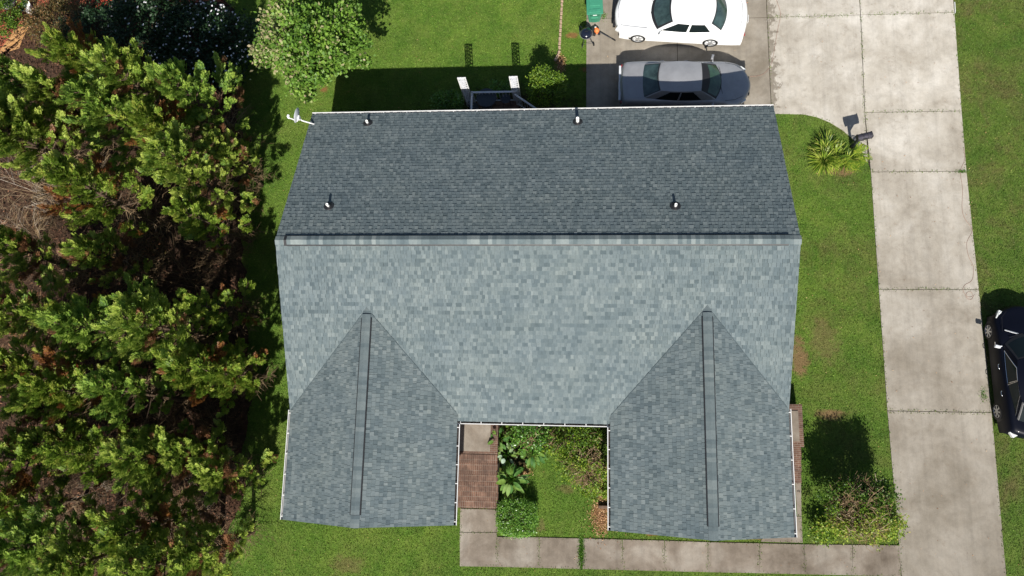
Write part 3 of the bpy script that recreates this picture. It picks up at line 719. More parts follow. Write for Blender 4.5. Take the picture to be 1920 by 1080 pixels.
# ---- conifers
def branch_tubes(mb, base, pts_list, r0_, tone=.5):
    for pts, ra in pts_list: mb.tube(pts, [ra * (1 - .75 * i / (len(pts) - 1)) for i in range(len(pts))], 5, tone)
def conifer(seed, H, Rr, nb, brown=.06, dens=1.0, open_=0.0):
    r = np.random.default_rng(seed); rr = random.Random(seed); wood = MB(); dead = MB()
    lean = np.array([rr.uniform(-.06, .06), rr.uniform(-.06, .06)])
    def trunk(h): return np.array([lean[0] * h, lean[1] * h, h])
    wood.tube([tuple(trunk(h)) for h in np.linspace(0, H * .93, 8)], [.13 * H / 8 * (1 - .88 * k / 7) + .01 for k in range(8)], 8)
    Bs, Ds, Ns, Ls, Ws, Ts = [], [], [], [], [], []
    lobes = [(rr.uniform(0, 6.28), rr.uniform(.75, 1.25)) for _ in range(5)]
    for i in range(nb):
        q = (i + .5) / nb; h0 = H * (.27 + .71 * q ** .9) + rr.uniform(-.1, .1)
        az = i * 2.399 + rr.uniform(-.5, .5)
        lob = 1 + .28 * math.sin(3 * az + seed) + .2 * math.sin(5 * az + h0 * 1.3 + seed * 2)
        L = (Rr * (1.15 * (1 - h0 / H)) ** .7 + .28) * lob * rr.uniform(.75, 1.2)
        el = math.radians(rr.uniform(8, 28) + 38 * q)
        d = np.array([math.cos(az) * math.cos(el), math.sin(az) * math.cos(el), math.sin(el)])
        p0 = trunk(h0 * .97); pts = [p0 + d * L * t + np.array([0, 0, .22 * L * t * t]) for t in np.linspace(0, 1, 5)]
        wood.tube([tuple(k) for k in pts], [.030 * (1 - .8 * k / 4) for k in range(5)], 4, caps=False)
        nc = max(3, int(L / .115))
        isb = rr.random() < brown
        for c in range(nc):
            t = .38 + .66 * (c + rr.random()) / nc
            if q < .3 and t < .6: continue
            cen = p0 + d * L * t + np.array([0, 0, .22 * L * t * t])
            spread = .06 + .20 * L * .5 * math.sin(math.pi * min(1, max(.15, t * .82)))
            sdv = np.cross(d, [0, 0, 1.]); sdv /= np.linalg.norm(sdv) + 1e-9
            off_ = rr.uniform(-1, 1)
            cen = cen + sdv * off_ * spread * 1.5 + np.array([0, 0, rr.uniform(-.04, .10)])
            tone = rr.uniform(.32, .88); deadc = isb or rr.random() < brown * (.9 if q < .5 else .15)
            for sp_ in range(int(5 * dens)):           # a few flat feathered fans per clump
                ax_ = unit(d * .8 + sdv * (off_ * .7 + rr.uniform(-.45, .45)) + np.array([rr.uniform(-.25, .25), rr.uniform(-.25, .25), rr.uniform(.15, .75)]))
                nr = unit(np.array([0, 0, .9]) + .35 * d + r.normal(0, .3, 3)); sd = unit(np.cross(nr, ax_)); nr = unit(np.cross(ax_, sd))
                Lf = rr.uniform(.22, .36); b0 = cen + r.normal(0, .05, 3) - ax_ * Lf * .4
                nf = 13; k_ = np.arange(nf); tt_ = k_ / (nf - 1.); sgn = np.where(k_ % 2 == 0, 1., -1.); sgn[-1] = 0
                ang = sgn * (.95 - .35 * tt_) + r.normal(0, .12, nf)
                base = b0 + ax_ * (tt_ * Lf * .8)[:, None]
                dd = ax_ * np.cos(ang)[:, None] + sd * np.sin(ang)[:, None] + nr * r.uniform(-.1, .25, nf)[:, None]
                Bs.append(base); Ds.append(dd); Ns.append(np.tile(nr, (nf, 1)) + r.normal(0, .18, (nf, 3)))
                Ls.append(Lf * (.50 - .22 * tt_) * r.uniform(.8, 1.2, nf)); Ws.append(r.uniform(.030, .048, nf))
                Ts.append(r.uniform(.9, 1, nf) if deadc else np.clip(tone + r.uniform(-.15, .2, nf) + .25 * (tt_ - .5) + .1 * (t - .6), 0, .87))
    dead.tube([tuple(trunk(h)) for h in np.linspace(.02 * H, H * .56, 12)], .03, 4, .3, caps=False)
    for i in range(int(26 + 10 * Rr)):       # dead inner twigs near the foot
        h0 = H * rr.uniform(.03, .5); az = rr.uniform(0, 6.28); L = Rr * rr.uniform(.45, .95) * (1 - h0 / H)
        p0 = trunk(h0); pp = []; a2 = az
        for t in np.linspace(0, 1, 5): pp.append((p0[0] + math.cos(a2) * L * t, p0[1] + math.sin(a2) * L * t, p0[2] + .12 * L * t + rr.uniform(-.05, .05))); a2 += rr.uniform(-.15, .15)
        tn = rr.random() * .8
        dead.tube(pp, [.018 * (1 - .8 * k / 4) for k in range(5)], 3, tn, caps=False)
        for k in (2, 3, 4):
            for s in (-1, 1, -1):
                a3 = a2 + s * rr.uniform(.4, 1.1); l3 = rr.uniform(.2, .5)
                dead.tube([pp[k], (pp[k][0] + math.cos(a3) * l3, pp[k][1] + math.sin(a3) * l3, pp[k][2] + rr.uniform(-.1, .2))], [.009, .003], 3, tn, caps=False)
    V = leaf_quads(np.vstack(Bs), np.vstack(Ds), np.vstack(Ns), np.concatenate(Ls), np.concatenate(Ws))
    return wood, dead, V, np.concatenate(Ts)
CONI = []
for k, (H, Rr, nb, mt, br) in enumerate([(8.4, 2.0, 58, 'conifer', .06), (7.6, 1.75, 46, 'conifer_y', .08), (8.0, 1.85, 50, 'conifer_b', .05), (6.8, 1.4, 40, 'conifer', .12), (6.4, 1.2, 34, 'conifer_y', .14)]):
    wd_, dd_, V, T = conifer(100 + k, H, Rr, nb, br)
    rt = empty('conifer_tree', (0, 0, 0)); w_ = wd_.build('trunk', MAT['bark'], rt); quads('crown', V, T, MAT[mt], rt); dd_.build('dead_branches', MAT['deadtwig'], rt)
    CONI.append([rt, H, False])
trees = [  # px, py of the middle of the lit crown, its height there, mesh, scale, rotation, label
 (62, 262, 5, 0, 1.00, 0.3, 'broad bright conifer at the far left edge below the tan mulch strip'),
 (140, 112, 5, 1, .95, 1.3, 'light green conifer rising beside the tan mulch strip at upper left'),
 (392, 182, 4.4, 2, .95, 1.1, 'dark conifer below the right half of the tree with white flowers'),
 (262, 165, 4.8, 0, 1.0, 2.4, 'conifer added for shade, overlapping the left foot of the tree with white flowers'),  # extra tree, added to throw shade on the flowering tree
 (30, 235, 5.5, 0, .95, 5.6, 'conifer between the left edge tree and the big crown near the red path'),
 (85, 185, 5, 3, 1.05, .6, 'mid green conifer in the middle of the upper left corner group'),
 (8, 150, 5, 2, .9, 4.3, 'conifer on the left edge nearest the red mulch path'),
 (212, 205, 5, 2, 1.02, 2.2, 'conifer standing just left of the tree with white flowers'),
 (295, 240, 5, 1, .98, .8, 'tall conifer with a long lit plume just below the tree with white flowers'),
 (180, 365, 5, 1, 1.06, 3.4, 'large yellow-green conifer above the brown clearing with pale dead branches'),
 (350, 325, 5, 0, .92, 5.1, 'conifer whose narrow crown hangs toward the strip of shaded lawn, upper right of the grove'),
 (412, 275, 4.6, 3, .80, 1.9, 'dark conifer at the right border of the grove level with the satellite dish'),
 (385, 395, 4.6, 4, .95, 2.9, 'small yellowish conifer at the grove border level with the roof ridge'),
 (185, 468, 4, 3, .85, 4.0, 'small conifer just under the large yellow-green conifer'),
 (22, 470, 4.5, 3, .95, .5, 'half dead conifer with yellow tips at the left edge beside the brown clearing'),
 (110, 605, 5, 4, 1.10, 5.8, 'slim conifer beside reddish dead foliage near the middle of the left side'),
 (188, 610, 5, 2, .98, 1.1, 'tall lit conifer between the slim conifer and the widest one'),
 (300, 615, 5, 0, 1.04, 3.0, 'widest conifer in the middle of the grove with a full bright crown'),
 (365, 690, 4.5, 1, .90, .2, 'conifer leaning out of the right side of the widest crown'),
 (425, 560, 4.3, 4, .92, 3.8, 'small dark conifer at the lawn border with one bright tip'),
 (440, 690, 4.3, 4, 1.0, 5.0, 'small conifer with a reddish tip closest to the left house wall'),
 (60, 770, 4, 3, .8, 2.2, 'short conifer inside the left end of the dark gap'),
 (20, 700, 5, 1, .95, 2.5, 'conifer cut by the left edge just above the dark gap in the grove'),
 (8, 590, 5, 0, .9, 5.2, 'conifer crown cut by the left edge level with the slim conifer'),
 (105, 735, 5, 1, .95, 1.7, 'low yellow-green conifer directly above the dark gap, left of another'),
 (212, 740, 5, 2, .9, 4.6, 'conifer directly above the dark gap near the middle of the grove'),
 (-10, 960, 5, 1, .95, 2.9, 'conifer sliver on the left edge just above the corner tree'),
 (15, 880, 5, 4, 1.25, .9, 'yellowish conifer at the left edge below the dark gap'),
 (88, 830, 4.5, 3, .85, 3.3, 'small dark green conifer just below the left part of the dark gap'),
 (170, 860, 5, 4, 1.10, 2.0, 'small rounded conifer centred just below the dark gap'),
 (262, 870, 5, 0, .88, 4.2, 'conifer with two bright plumes below the dark gap'),
 (330, 845, 4.6, 3, .85, 5.5, 'conifer with brown lower twigs between the two plume tree and the lawn'),
 (420, 895, 4.4, 3, .85, .7, 'conifer bulging over the lawn level with the brick steps'),
 (60, 1010, 5, 2, .98, 2.6, 'conifer in the lower left corner'),
 (150, 1045, 5, 0, .9, 1.4, 'conifer on the bottom edge right of the corner tree'),
 (250, 985, 5, 1, .96, .1, 'bright conifer near the bottom edge with a forked top'),
 (300, 1060, 4.5, 0, .95, 3.7, 'dense conifer on the bottom edge in the middle of the grove'),
 (385, 1030, 4.5, 3, .9, 4.9, 'rightmost conifer of the bottom edge, beside the lit lawn'),
]
for (px, py, z, k, s, rz, lab) in trees:
    proto = CONI[k]
    px -= (15 if px > 379 else 0) + (20 if px > 400 and 500 < py < 960 else 0)
    x, y = W(px, py, z); s *= .92 if px < 380 else .9
    o = proto[0] if not proto[2] else copy_tree(proto[0]); proto[2] = True
    o.location = (x, y, 0); o.rotation_euler = (0, 0, rz); o.scale = (s, s, s)
    tag(o, lab, 'conifer', 'conifers in the grove left of the house')

# ---- dead bushes
def twig_bush(seed, H, Rr, n, tonef, r0_=.012, sub=4):
    rr = random.Random(seed); mb = MB()
    for i in range(n):
        az = rr.uniform(0, 6.28); L = rr.uniform(.5, 1) ; pp = [(rr.uniform(-.15, .15) * Rr, rr.uniform(-.15, .15) * Rr, 0)]
        a = az; tn = tonef(rr)
        for t in (.33, .66, 1.0):
            a += rr.uniform(-.25, .25); pp.append((math.cos(a) * Rr * t * L, math.sin(a) * Rr * t * L, H * L * (t ** .7) * rr.uniform(.8, 1.1)))
        mb.tube(pp, [r0_, r0_ * .7, r0_ * .45, r0_ * .2], 3, tn, caps=False)
        for j in range(sub):
            k = rr.choice((1, 2, 3)); a2 = a + rr.uniform(-1, 1); l = rr.uniform(.2, .5) * Rr; q = pp[k]
            e = (q[0] + math.cos(a2) * l, q[1] + math.sin(a2) * l, q[2] + rr.uniform(-.1, .35) * l)
            mb.tube([q, e], [r0_ * .5, r0_ * .2], 3, tn, caps=False)
            for jj in range(2):
                a3 = a2 + rr.uniform(-.8, .8); l3 = l * .5; mb.tube([e, (e[0] + math.cos(a3) * l3, e[1] + math.sin(a3) * l3, e[2] + rr.uniform(-.1, .2) * l3)], [r0_ * .3, r0_ * .15], 3, tn, caps=False)
    return mb
dead_spec = [(30, 345, 2.6, 2.0, 0, 'grey leafless bush with fine pale branches at the left edge above the clearing'),
 (125, 330, 2.8, 1.9, 0, 'pinkish grey leafless bush in the middle of the brown clearing'),
 (40, 435, 2.2, 1.3, 0, 'pale silvery dead bush under the brown clearing at the left edge'),
 (85, 390, 1.5, 1.6, 1, 'rust brown dead bush in the brown clearing'),
 (270, 400, 2.2, 1.9, 1, 'dark brown bare bush between the yellow-green conifer and the grove border'),
 (255, 465, 2.0, 1.6, 2, 'orange brown withered bush below the bare bush in the grove'),
 (55, 595, 3.2, 1.5, 2, 'reddish dead crown beside the slim conifer'),
 (60, 660, 2.6, 1.6, 1, 'brown dead bush under the reddish dead crown'),
 (230, 690, 2.2, 1.3, 1, 'brown twiggy bush between two bright conifers'),
 (165, 915, 2.2, 1.2, 0, 'small white-grey leafless bush low in the dark grove'),
 (230, 905, 2.4, 1.3, 0, 'pale fan of dead twigs beside the two plume conifer'),
 (355, 955, 2.2, 1.3, 0, 'straw coloured dead fan of twigs in the lower grove'),
 (400, 810, 1.8, 1.4, 1, 'brown twig bush near the lawn border below the leaning conifer'),
 (240, 520, 2.0, 1.9, 1, 'dark leafless thicket bush in the centre of the grove'),
 (340, 520, 2.0, 1.9, 1, 'dark leafless thicket bush right of the grove centre'),
 (110, 520, 2.0, 1.9, 1, 'dark leafless thicket bush left of the grove centre'),
 (400, 480, 1.8, 1.5, 1, 'brown bare bush at the grove border beside the shaded lawn'),
 (110, 785, 1.6, 2.0, 1, 'low brown brush in the left part of the dark gap'),
 (250, 795, 1.4, 1.9, 1, 'low brown brush in the right part of the dark gap'),
 (330, 760, 1.4, 1.6, 1, 'low dark brush where the dark gap meets the lawn')]
DB = {}
for i, (px, py, H, Rr, k, lab) in enumerate(dead_spec):
    tf = [lambda q: q.uniform(.6, 1), lambda q: q.uniform(.1, .65), lambda q: q.uniform(.3, .7)][k]
    x, y = W(px, py, H * .6)
    rt = empty('dead_bush', (x, y, 0), i * 1.3, lab, 'dead bush', 'dead bushes in the grove')
    twig_bush(50 + i, H, Rr, 34, tf).build('twigs', MAT['deadtwig'], rt)
    if k == 2:
        r = np.random.default_rng(i); n = 900; az = r.uniform(0, 6.28, n); q = r.uniform(.3, 1, n) ** .6
        P = np.column_stack([np.cos(az) * Rr * q * .7, np.sin(az) * Rr * q * .7, H * (.55 + .4 * (1 - q)) + r.uniform(-.3, .3, n)])
        quads('withered_leaves', leaf_quads(P, r.normal(0, 1, (n, 3)), np.array([0, 0, 1.]) + r.normal(0, .5, (n, 3)), r.uniform(.08, .18, n), r.uniform(.03, .06, n)), r.uniform(.3, 1, n), MAT['rustleaf'], rt)

# ---- broad-leaved bushes and trees
def leafball(seed, rad, n, size, asp, nclump, clump_r, lo=-.2, flat=1.0, shell=.75, square=0):
    """leaf cloud built of clumps spread over an ellipsoid shell -> P, D, N, l, w, local clump tone"""
    r = np.random.default_rng(seed); u = unit(r.normal(0, 1, (nclump * 3, 3))); u = u[u[:, 2] > lo][:nclump]; nc = len(u)
    if square: u = u / np.max(np.abs(u), axis=1, keepdims=True) ** square
    q = shell + (1 - shell) * r.random((nc, 1)); bump = 1 + .14 * np.sin(u[:, :1] * 5 + seed) + .12 * np.sin(u[:, 1:2] * 7 + seed * 2)
    if square: bump = 1 + .02 * np.sin(u[:, :1] * 9)
    C = u * q * bump * np.array(rad)
    idx = r.integers(0, nc, n); P = C[idx] + r.normal(0, 1, (n, 3)) * clump_r * np.array([1, 1, .7])
    out = unit(C[idx] / np.array(rad)); D = unit(out * .6 + r.normal(0, .7, (n, 3)) + np.array([0, 0, .1]))
    Nn = unit(out * .5 + np.array([0, 0, .8]) + r.normal(0, .45, (n, 3)))
    l = r.uniform(size * .7, size * 1.3, n); ct = r.random(nc)
    return P, D, Nn, l, l * asp, ct[idx], r, u[idx]
def bush(name, px, py, zc, rad, n, size, mat, label, cat, seed, asp=.55, nclump=60, clump_r=.12, tonef=None, stems=8, group=None, lo=-.2, twigs=0, twigtone=(.3, .8), shell=.75, square=0, flowers=0, fmat='flower', z0=None, height=None):
    x, y = W(px, py, zc); rt = empty(name, (x, y, 0), 0, label, cat, group)
    P, D, Nn, l, w, ct, r, u = leafball(seed, rad, n, size, asp, nclump, clump_r, lo, shell=shell, square=square)
    zc0 = rad[2] * .95 if height is None else height; P = P + np.array([0, 0, zc0]); P[:, 2] = np.maximum(P[:, 2], .03)
    t = np.clip(.35 * ct + r.uniform(0, .6, n), 0, 1) if tonef is None else tonef(ct, u, r, n)
    quads('foliage', leaf_quads(P, D, Nn, l, w), t, MAT[mat], rt)
    wood = MB(); rr = random.Random(seed)
    for i in range(stems):
        a = i * 2.4; pp = [(rr.uniform(-.08, .08), rr.uniform(-.08, .08), 0)]
        for t_ in (.35, .7, .95): pp.append((math.cos(a) * rad[0] * .75 * t_ + rr.uniform(-.06, .06), math.sin(a) * rad[1] * .75 * t_ + rr.uniform(-.06, .06), zc0 * (.1 + .95 * t_ ** .8) + rad[2] * .25 * t_))
        wood.tube(pp, [.035 * rad[0] + .008, .025 * rad[0] + .006, .014 * rad[0] + .004, .006], 5, caps=False)
    wood.build('stems', MAT['bark'], rt)
    if twigs:
        tb = MB()
        for i in range(twigs):
            a = rr.uniform(0, 6.28); e = math.asin(rr.uniform(.1, 1)); L = rr.uniform(.7, 1.1)
            tip = Vector((math.cos(a) * math.cos(e) * rad[0], math.sin(a) * math.cos(e) * rad[1], math.sin(e) * rad[2])) * L + Vector((0, 0, zc0))
            st_ = Vector((tip.x * .45 + rr.uniform(-.2, .2) * rad[0], tip.y * .45 + rr.uniform(-.2, .2) * rad[1], zc0 + (tip.z - zc0) * .55)); md_ = st_.lerp(tip, .55) + Vector((rr.uniform(-.12, .12), rr.uniform(-.12, .12), rr.uniform(0, .1)))
            tn = rr.uniform(*twigtone); tb.tube([st_, md_, tip], [.014, .010, .005], 3, tn, caps=False)
            for j in range(3):
                q = md_.lerp(tip, rr.random()); dd = Vector((rr.uniform(-1, 1), rr.uniform(-1, 1), rr.uniform(-.2, .5))) * .3; tb.tube([q, q + dd], [.009, .005], 3, tn, caps=False)
        tb.build('bare_twigs', MAT['deadtwig'], rt)
    if flowers:
        r2 = np.random.default_rng(seed + 5); u2 = unit(r2.normal(0, 1, (flowers * 3, 3))); u2 = u2[u2[:, 2] > .15][:flowers]; Vs = []; n2 = len(u2)
        C = u2 * np.array(rad) * r2.uniform(1.0, 1.1, (n2, 1)) + np.array([0, 0, zc0])
        for k in range(5):
            a = k * 1.2566; dd = np.tile([math.cos(a), math.sin(a), .15], (n2, 1)); sz = r2.uniform(.028, .065, n2) * (2.2 if fmat == 'redflower' else 1.05)
            Vs.append(leaf_quads(C, dd, np.tile([0, 0, 1.], (n2, 1)), sz, sz * .9))
        fo = quads('flowers', np.vstack(Vs), r2.random(n2 * 5), MAT[fmat], rt)
        if n2 > 100: tag(fo, kind='stuff')
    return rt
def maple_tone(ct, u, r, n):
    west = np.clip(-u[:, 0] * .9 + .15, 0, 1)
    t = r.uniform(0, .72, n) * .7 + .3 * ct; return np.where(r.random(n) < west * .6 + .05, r.uniform(.78, 1, n), np.clip(t, 0, .8))
rt = bush('maple_tree', 572, 58, 3.6, (2.15, 2.3, 2.0), 21000, .145, 'maple', 'round light green tree with tan leaf edges standing alone on the rear lawn', 'tree', 71, asp=.7, nclump=230, clump_r=.15, tonef=maple_tone, stems=14, lo=-.35, shell=.6, height=3.0)
tm = MB(); tm.tube([(0, 0, 0), (.03, 0, 1.2), (.0, .04, 2.4), (0, 0, 4.)], [.14, .11, .09, .03], 10); tm.build('trunk', MAT['bark'], rt)
bush('flowering_tree', 345, 62, 2.2, (2.3, 2.2, .9), 11000, .15, 'shadeleaf', 'shade-darkened green tree dotted with small white flowers at the top of the grove', 'tree', 72, asp=.5, nclump=150, clump_r=.24, stems=12, lo=-.2, flowers=230, height=.75, shell=.7)  # shade is in the leaf colour; crown kept low for shading
bush('flowering_tree', 250, 10, 2.2, (1.5, 1.5, 1.2), 5000, .15, 'shadeleaf', 'shade-darkened green shrub with few white flowers on the top edge left of the flowering tree', 'shrub', 73, asp=.5, nclump=80, clump_r=.24, flowers=40, height=1.3)
bush('rusty_shrub', 112, 42, 1.0, (1.5, 1.25, .9), 6500, .09, 'rustleaf', 'olive and rust speckled shrub behind the curve of the red path', 'shrub', 74, nclump=80, clump_r=.15, tonef=lambda ct, u, r, n: np.clip(r.uniform(0, .55, n) + .25 * ct, 0, 1))
bush('rusty_shrub', 170, 62, 1.0, (1.3, 1.2, .9), 5000, .09, 'shadeleaf', 'dark shrub between the rust speckled shrub and the flowering tree', 'shrub', 75, nclump=70, clump_r=.16)
bush('round_shrub', 8, 30, .8, (.75, .8, .7), 3500, .08, 'limeleaf', 'olive green round shrub in the top left corner beside the red path', 'shrub', 76, nclump=50, clump_r=.1, tonef=lambda ct, u, r, n: r.uniform(0, .55, n))
bush('red_flower_shrub', 190, 3, .6, (.55, .45, .5), 1500, .08, 'shadeleaf', 'low shrub covered in red flowers on the top edge', 'shrub', 77, nclump=30, clump_r=.1, flowers=70, fmat='redflower')
bush('porch_shrub', 1021, 164, 1.0, (.76, .74, .9), 6000, .085, 'limeleaf', 'dense green shrub with a sunlit crown right of the rear porch', 'shrub', 78, nclump=90, clump_r=.10, shell=.88, tonef=lambda ct, u, r, n: np.clip(r.uniform(0, .62, n) + .15 * ct, 0, 1))
bush('small_shrub', 936, 166, .4, (.42, .34, .38), 900, .08, 'hedge', 'small shaded shrub on the lawn side of the rear porch railing', 'shrub', 79, nclump=25, clump_r=.08)
bush('small_shrub', 838, 192, .5, (.62, .45, .45), 1500, .09, 'hedge', 'shaded shrub against the rear wall left of the porch', 'shrub', 80, nclump=35, clump_r=.1)
# courtyard
bush('box_hedge', 968, 972, .7, (.70, .62, .42), 15000, .05, 'hedge', 'clipped square hedge of small glossy leaves at the corner of the front walk', 'hedge', 81, nclump=420, clump_r=.06, tonef=lambda ct, u, r, n: np.clip(r.uniform(.25, 1, n), 0, 1), shell=.93, square=.7, lo=-.6, stems=6, height=.44)
bush('twiggy_bush', 1100, 868, .8, (.95, .98, .8), 3600, .085, 'limeleaf', 'half bare bush of tangled tan twigs against the inner wall of the right wing', 'bush', 82, nclump=70, clump_r=.11, twigs=190, twigtone=(.45, .85), tonef=lambda ct, u, r, n: np.clip(r.uniform(.1, .9, n), 0, 1))
bush('leafy_bush', 1065, 832, .8, (.95, .6, .7), 3600, .09, 'limeleaf', 'yellow-green leafy bush below the middle of the courtyard gutter', 'bush', 83, nclump=60, clump_r=.13, twigs=40, tonef=lambda ct, u, r, n: np.clip(r.uniform(0, .8, n), 0, 1))
bush('leafy_bush', 1000, 820, .8, (.85, .55, .7), 3200, .09, 'hedge', 'dark leafy bush between the broad leaved plant and the yellow-green bush', 'bush', 84, nclump=50, clump_r=.13, twigs=30)
bush('leafy_bush', 1105, 815, .8, (.75, .45, .9), 2600, .09, 'limeleaf', 'leafy green bush in the inner corner of the right wing', 'bush', 85, nclump=45, clump_r=.12, twigs=20, tonef=lambda ct, u, r, n: np.clip(r.uniform(0, .6, n), 0, 1))
bush('ground_plant', 1118, 920, .15, (.55, .3, .18), 1300, .07, 'limeleaf', 'low lime green plant in front of the twiggy bush', 'plant', 86, nclump=30, clump_r=.07, stems=3)
# corner bush by the driveway
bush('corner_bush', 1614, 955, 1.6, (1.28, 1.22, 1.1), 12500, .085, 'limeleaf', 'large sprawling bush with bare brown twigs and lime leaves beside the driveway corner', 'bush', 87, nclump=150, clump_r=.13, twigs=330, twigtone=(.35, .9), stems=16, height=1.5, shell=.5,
     tonef=lambda ct, u, r, n: np.clip(r.uniform(0, .75, n) - .25 * (u[:, 1] > .2) + .30 * (u[:, 1] < -.2), .05, .97), lo=-.3)  # sunlight painted in: leaves paler toward the sun, darker on the far side
bush('round_bush', 1546, 996, .5, (.36, .34, .36), 1100, .09, 'limeleaf', 'small rounded lime green bush tucked left of the large sprawling bush', 'bush', 88, nclump=34, clump_r=.12, tonef=lambda ct, u, r, n: np.clip(r.uniform(0, .9, n), 0, 1))

# broad leaved plant
def broad_leaf(mb, base, az, L, w, droop, tone, up=.5):
    d = Vector((math.cos(az), math.sin(az), 0)); s = Vector((-math.sin(az), math.cos(az), 0)); n = 7; rows = []
    for i in range(n + 1):
        t = i / n; c = Vector(base) + d * (L * t) + Vector((0, 0, up * L * t - droop * L * t * t)); ww = w * (math.sin(math.pi * min(1, t ** .8)) ** .7 if 0 < t < 1 else .01) / 2
        wv = .03 * math.sin(i * 2.1 + az * 5)
        rows.append((c - s * ww + Vector((0, 0, .25 * ww + wv)), c, c + s * ww + Vector((0, 0, .25 * ww - wv))))
    vs = [q for r_ in rows for q in r_]
    mb.add(vs, [f for i in range(n) for f in ((3 * i, 3 * i + 1, 3 * i + 4, 3 * i + 3), (3 * i + 1, 3 * i + 2, 3 * i + 5, 3 * i + 4))], tone)
def broad_plant(px, py, H, n, L, w, label, seed, tones=(.1, .95), rings=3, name='broad_leaf_plant', spread=.3):
    x, y = W(px, py, H * .7); rt = empty(name, (x, y, 0), 0, label, 'plant'); rr = random.Random(seed); m = MB(); s = MB()
    for i in range(n):
        az = i * 2.399 + rr.uniform(-.4, .4); h = H * (.25 + .75 * (i + 1) / n); rad = spread * (1.1 - h / H * .6)
        bp = (math.cos(az) * rad, math.sin(az) * rad, h)
        s.tube([(rr.uniform(-.05, .05), rr.uniform(-.05, .05), 0), (bp[0] * .4, bp[1] * .4, h * .7), bp], [.018, .014, .009], 5, caps=False)
        broad_leaf(m, bp, az, L * rr.uniform(.65, 1.2), w * rr.uniform(.7, 1.2), rr.uniform(.35, .8), rr.uniform(*tones), rr.uniform(.1, .5))
    o = m.build('leaves', MAT['bigleaf'], rt, smooth=True); s.build('stems', MAT['hedge'], rt)
broad_plant(958, 898, 1.2, 34, .44, .18, 'tall plant with broad bright green leaves leaning over the brick steps', 3, (.45, .9))
broad_plant(1000, 845, 1.0, 30, .36, .14, 'broad leaved plant with spreading green leaves in the middle of the bed', 4, (.1, .8), spread=.4)
broad_plant(950, 852, .9, 18, .26, .14, 'pale silvery leaved plant beside the brick landing', 5, (.85, 1.))
broad_plant(935, 822, 1.1, 24, .24, .12, 'small yellow-edged leafy plant touching the concrete landing', 6, (.3, .88), spread=.35)
# strap leaved clump and fern beside the mailbox
def strap_clump(px, py, n, L, w, label, cat, seed, tones, name, el=(.15, 1.3), squash=1.):
    x, y = W(px, py, .3); rt = empty(name, (x, y, 0), 0, label, cat); rr = random.Random(seed); m = MB(); cs = [(rr.uniform(-.50, .50), rr.uniform(-.42, .42)) for _ in range(9)]
    for i in range(n):
        az = rr.uniform(0, 6.283); e = rr.uniform(*el); l = L * rr.uniform(.65, 1.1) * (squash if math.sin(az) > .5 else 1); d = Vector((math.cos(az), math.sin(az), 0)); s = Vector((-math.sin(az), math.cos(az), 0))
        vs = []; b0 = Vector((cs[i % 9][0], cs[i % 9][1], 0))
        for k in range(6):
            t = k / 5; c = b0 + d * (l * t * math.cos(e) + l * .18 * t * t) + Vector((0, 0, l * t * math.sin(e) - l * .42 * t * t * math.cos(e) + .02)); ww = w * (1 - t ** 2.5) * (.6 + .6 * math.sin(min(1, t * 1.6) * 1.57)) / 2 + .001
            vs += [c - s * ww, c + s * ww]
        m.add(vs, [(2 * k, 2 * k + 1, 2 * k + 3, 2 * k + 2) for k in range(5)], rr.uniform(*tones))
    m.build('leaves', MAT['strap'], rt)
    cr = MB(); cr.lathe([(.12, 0), (.10, .12), (.0, .16)], n=10); cr.build('crown_base', MAT['bark'], rt)
strap_clump(1566, 288, 900, .74, .038, 'large clump of long yellow-green strap leaves on the lawn beside the mailbox', 'plant', 8, (.1, 1.), 'strap_leaf_plant', (.1, 1.35))
x, y = W(1600, 292, .4); rt = empty('fern', (x, y, 0), 0, 'bright green fern with feathered fronds between the strap leaves and the driveway', 'fern'); m = MB(); rr = random.Random(4)
for i in range(26):
    az = rr.uniform(-2.9, 1.2); L = rr.uniform(.45, .75); d = Vector((math.cos(az), math.sin(az), 0)); s = Vector((-math.sin(az), math.cos(az), 0))
    for k in range(13):
        t = .12 + .88 * k / 12; c = d * L * t + Vector((0, 0, .45 * L * math.sin(t * 2.6) + .25))
        ll = .13 * math.sin(math.pi * (1 - t * .93)) + .02
        for sg in (-1, 1):
            e = c + s * sg * ll + d * ll * .4; a_ = c + d * .014; b2 = c - d * .014
            m.add([b2, c + s * sg * ll * .5 - d * .005, e, c + s * sg * ll * .5 + d * .035 + Vector((0, 0, .004))], [(0, 1, 2, 3)], rr.uniform(.3, .95))
m.build('fronds', MAT['limeleaf'], rt)
# grass tuft in the walk gap and driveway joints
def tuft(px, py, n, rx, ry, label, seed):
    r = np.random.default_rng(seed); x, y = W(px, py); n_ = n; P = np.column_stack([r.normal(0, rx, n_), r.normal(0, ry, n_), np.full(n_, .02)])
    D = np.column_stack([r.normal(0, .7, n_), r.normal(0, .7, n_), np.full(n_, .8)])
    o = quads('weed_tuft', leaf_quads(P, D, np.array([0, 0, 1.]) + r.normal(0, .5, (n_, 3)), r.uniform(.04, .09, n_), r.uniform(.01, .022, n_)), r.uniform(.2, .9, n_), MAT['hedge']); o.location = (x, y, 0)
    tag(o, label, 'weeds', kind=None)
tuft(1090, 1036, 1300, .065, .33, 'strip of weeds growing in the open joint of the front walk', 1)
tuft(1803, 322, 160, .10, .03, 'small green weed in the driveway joint at the right edge', 2)
tuft(1843, 741, 160, .06, .14, 'weed tuft at the driveway edge beside the rear wheel of the navy car', 3)
tuft(1132, 31, 160, .06, .10, 'yellow-green weed beside the green bin', 4)

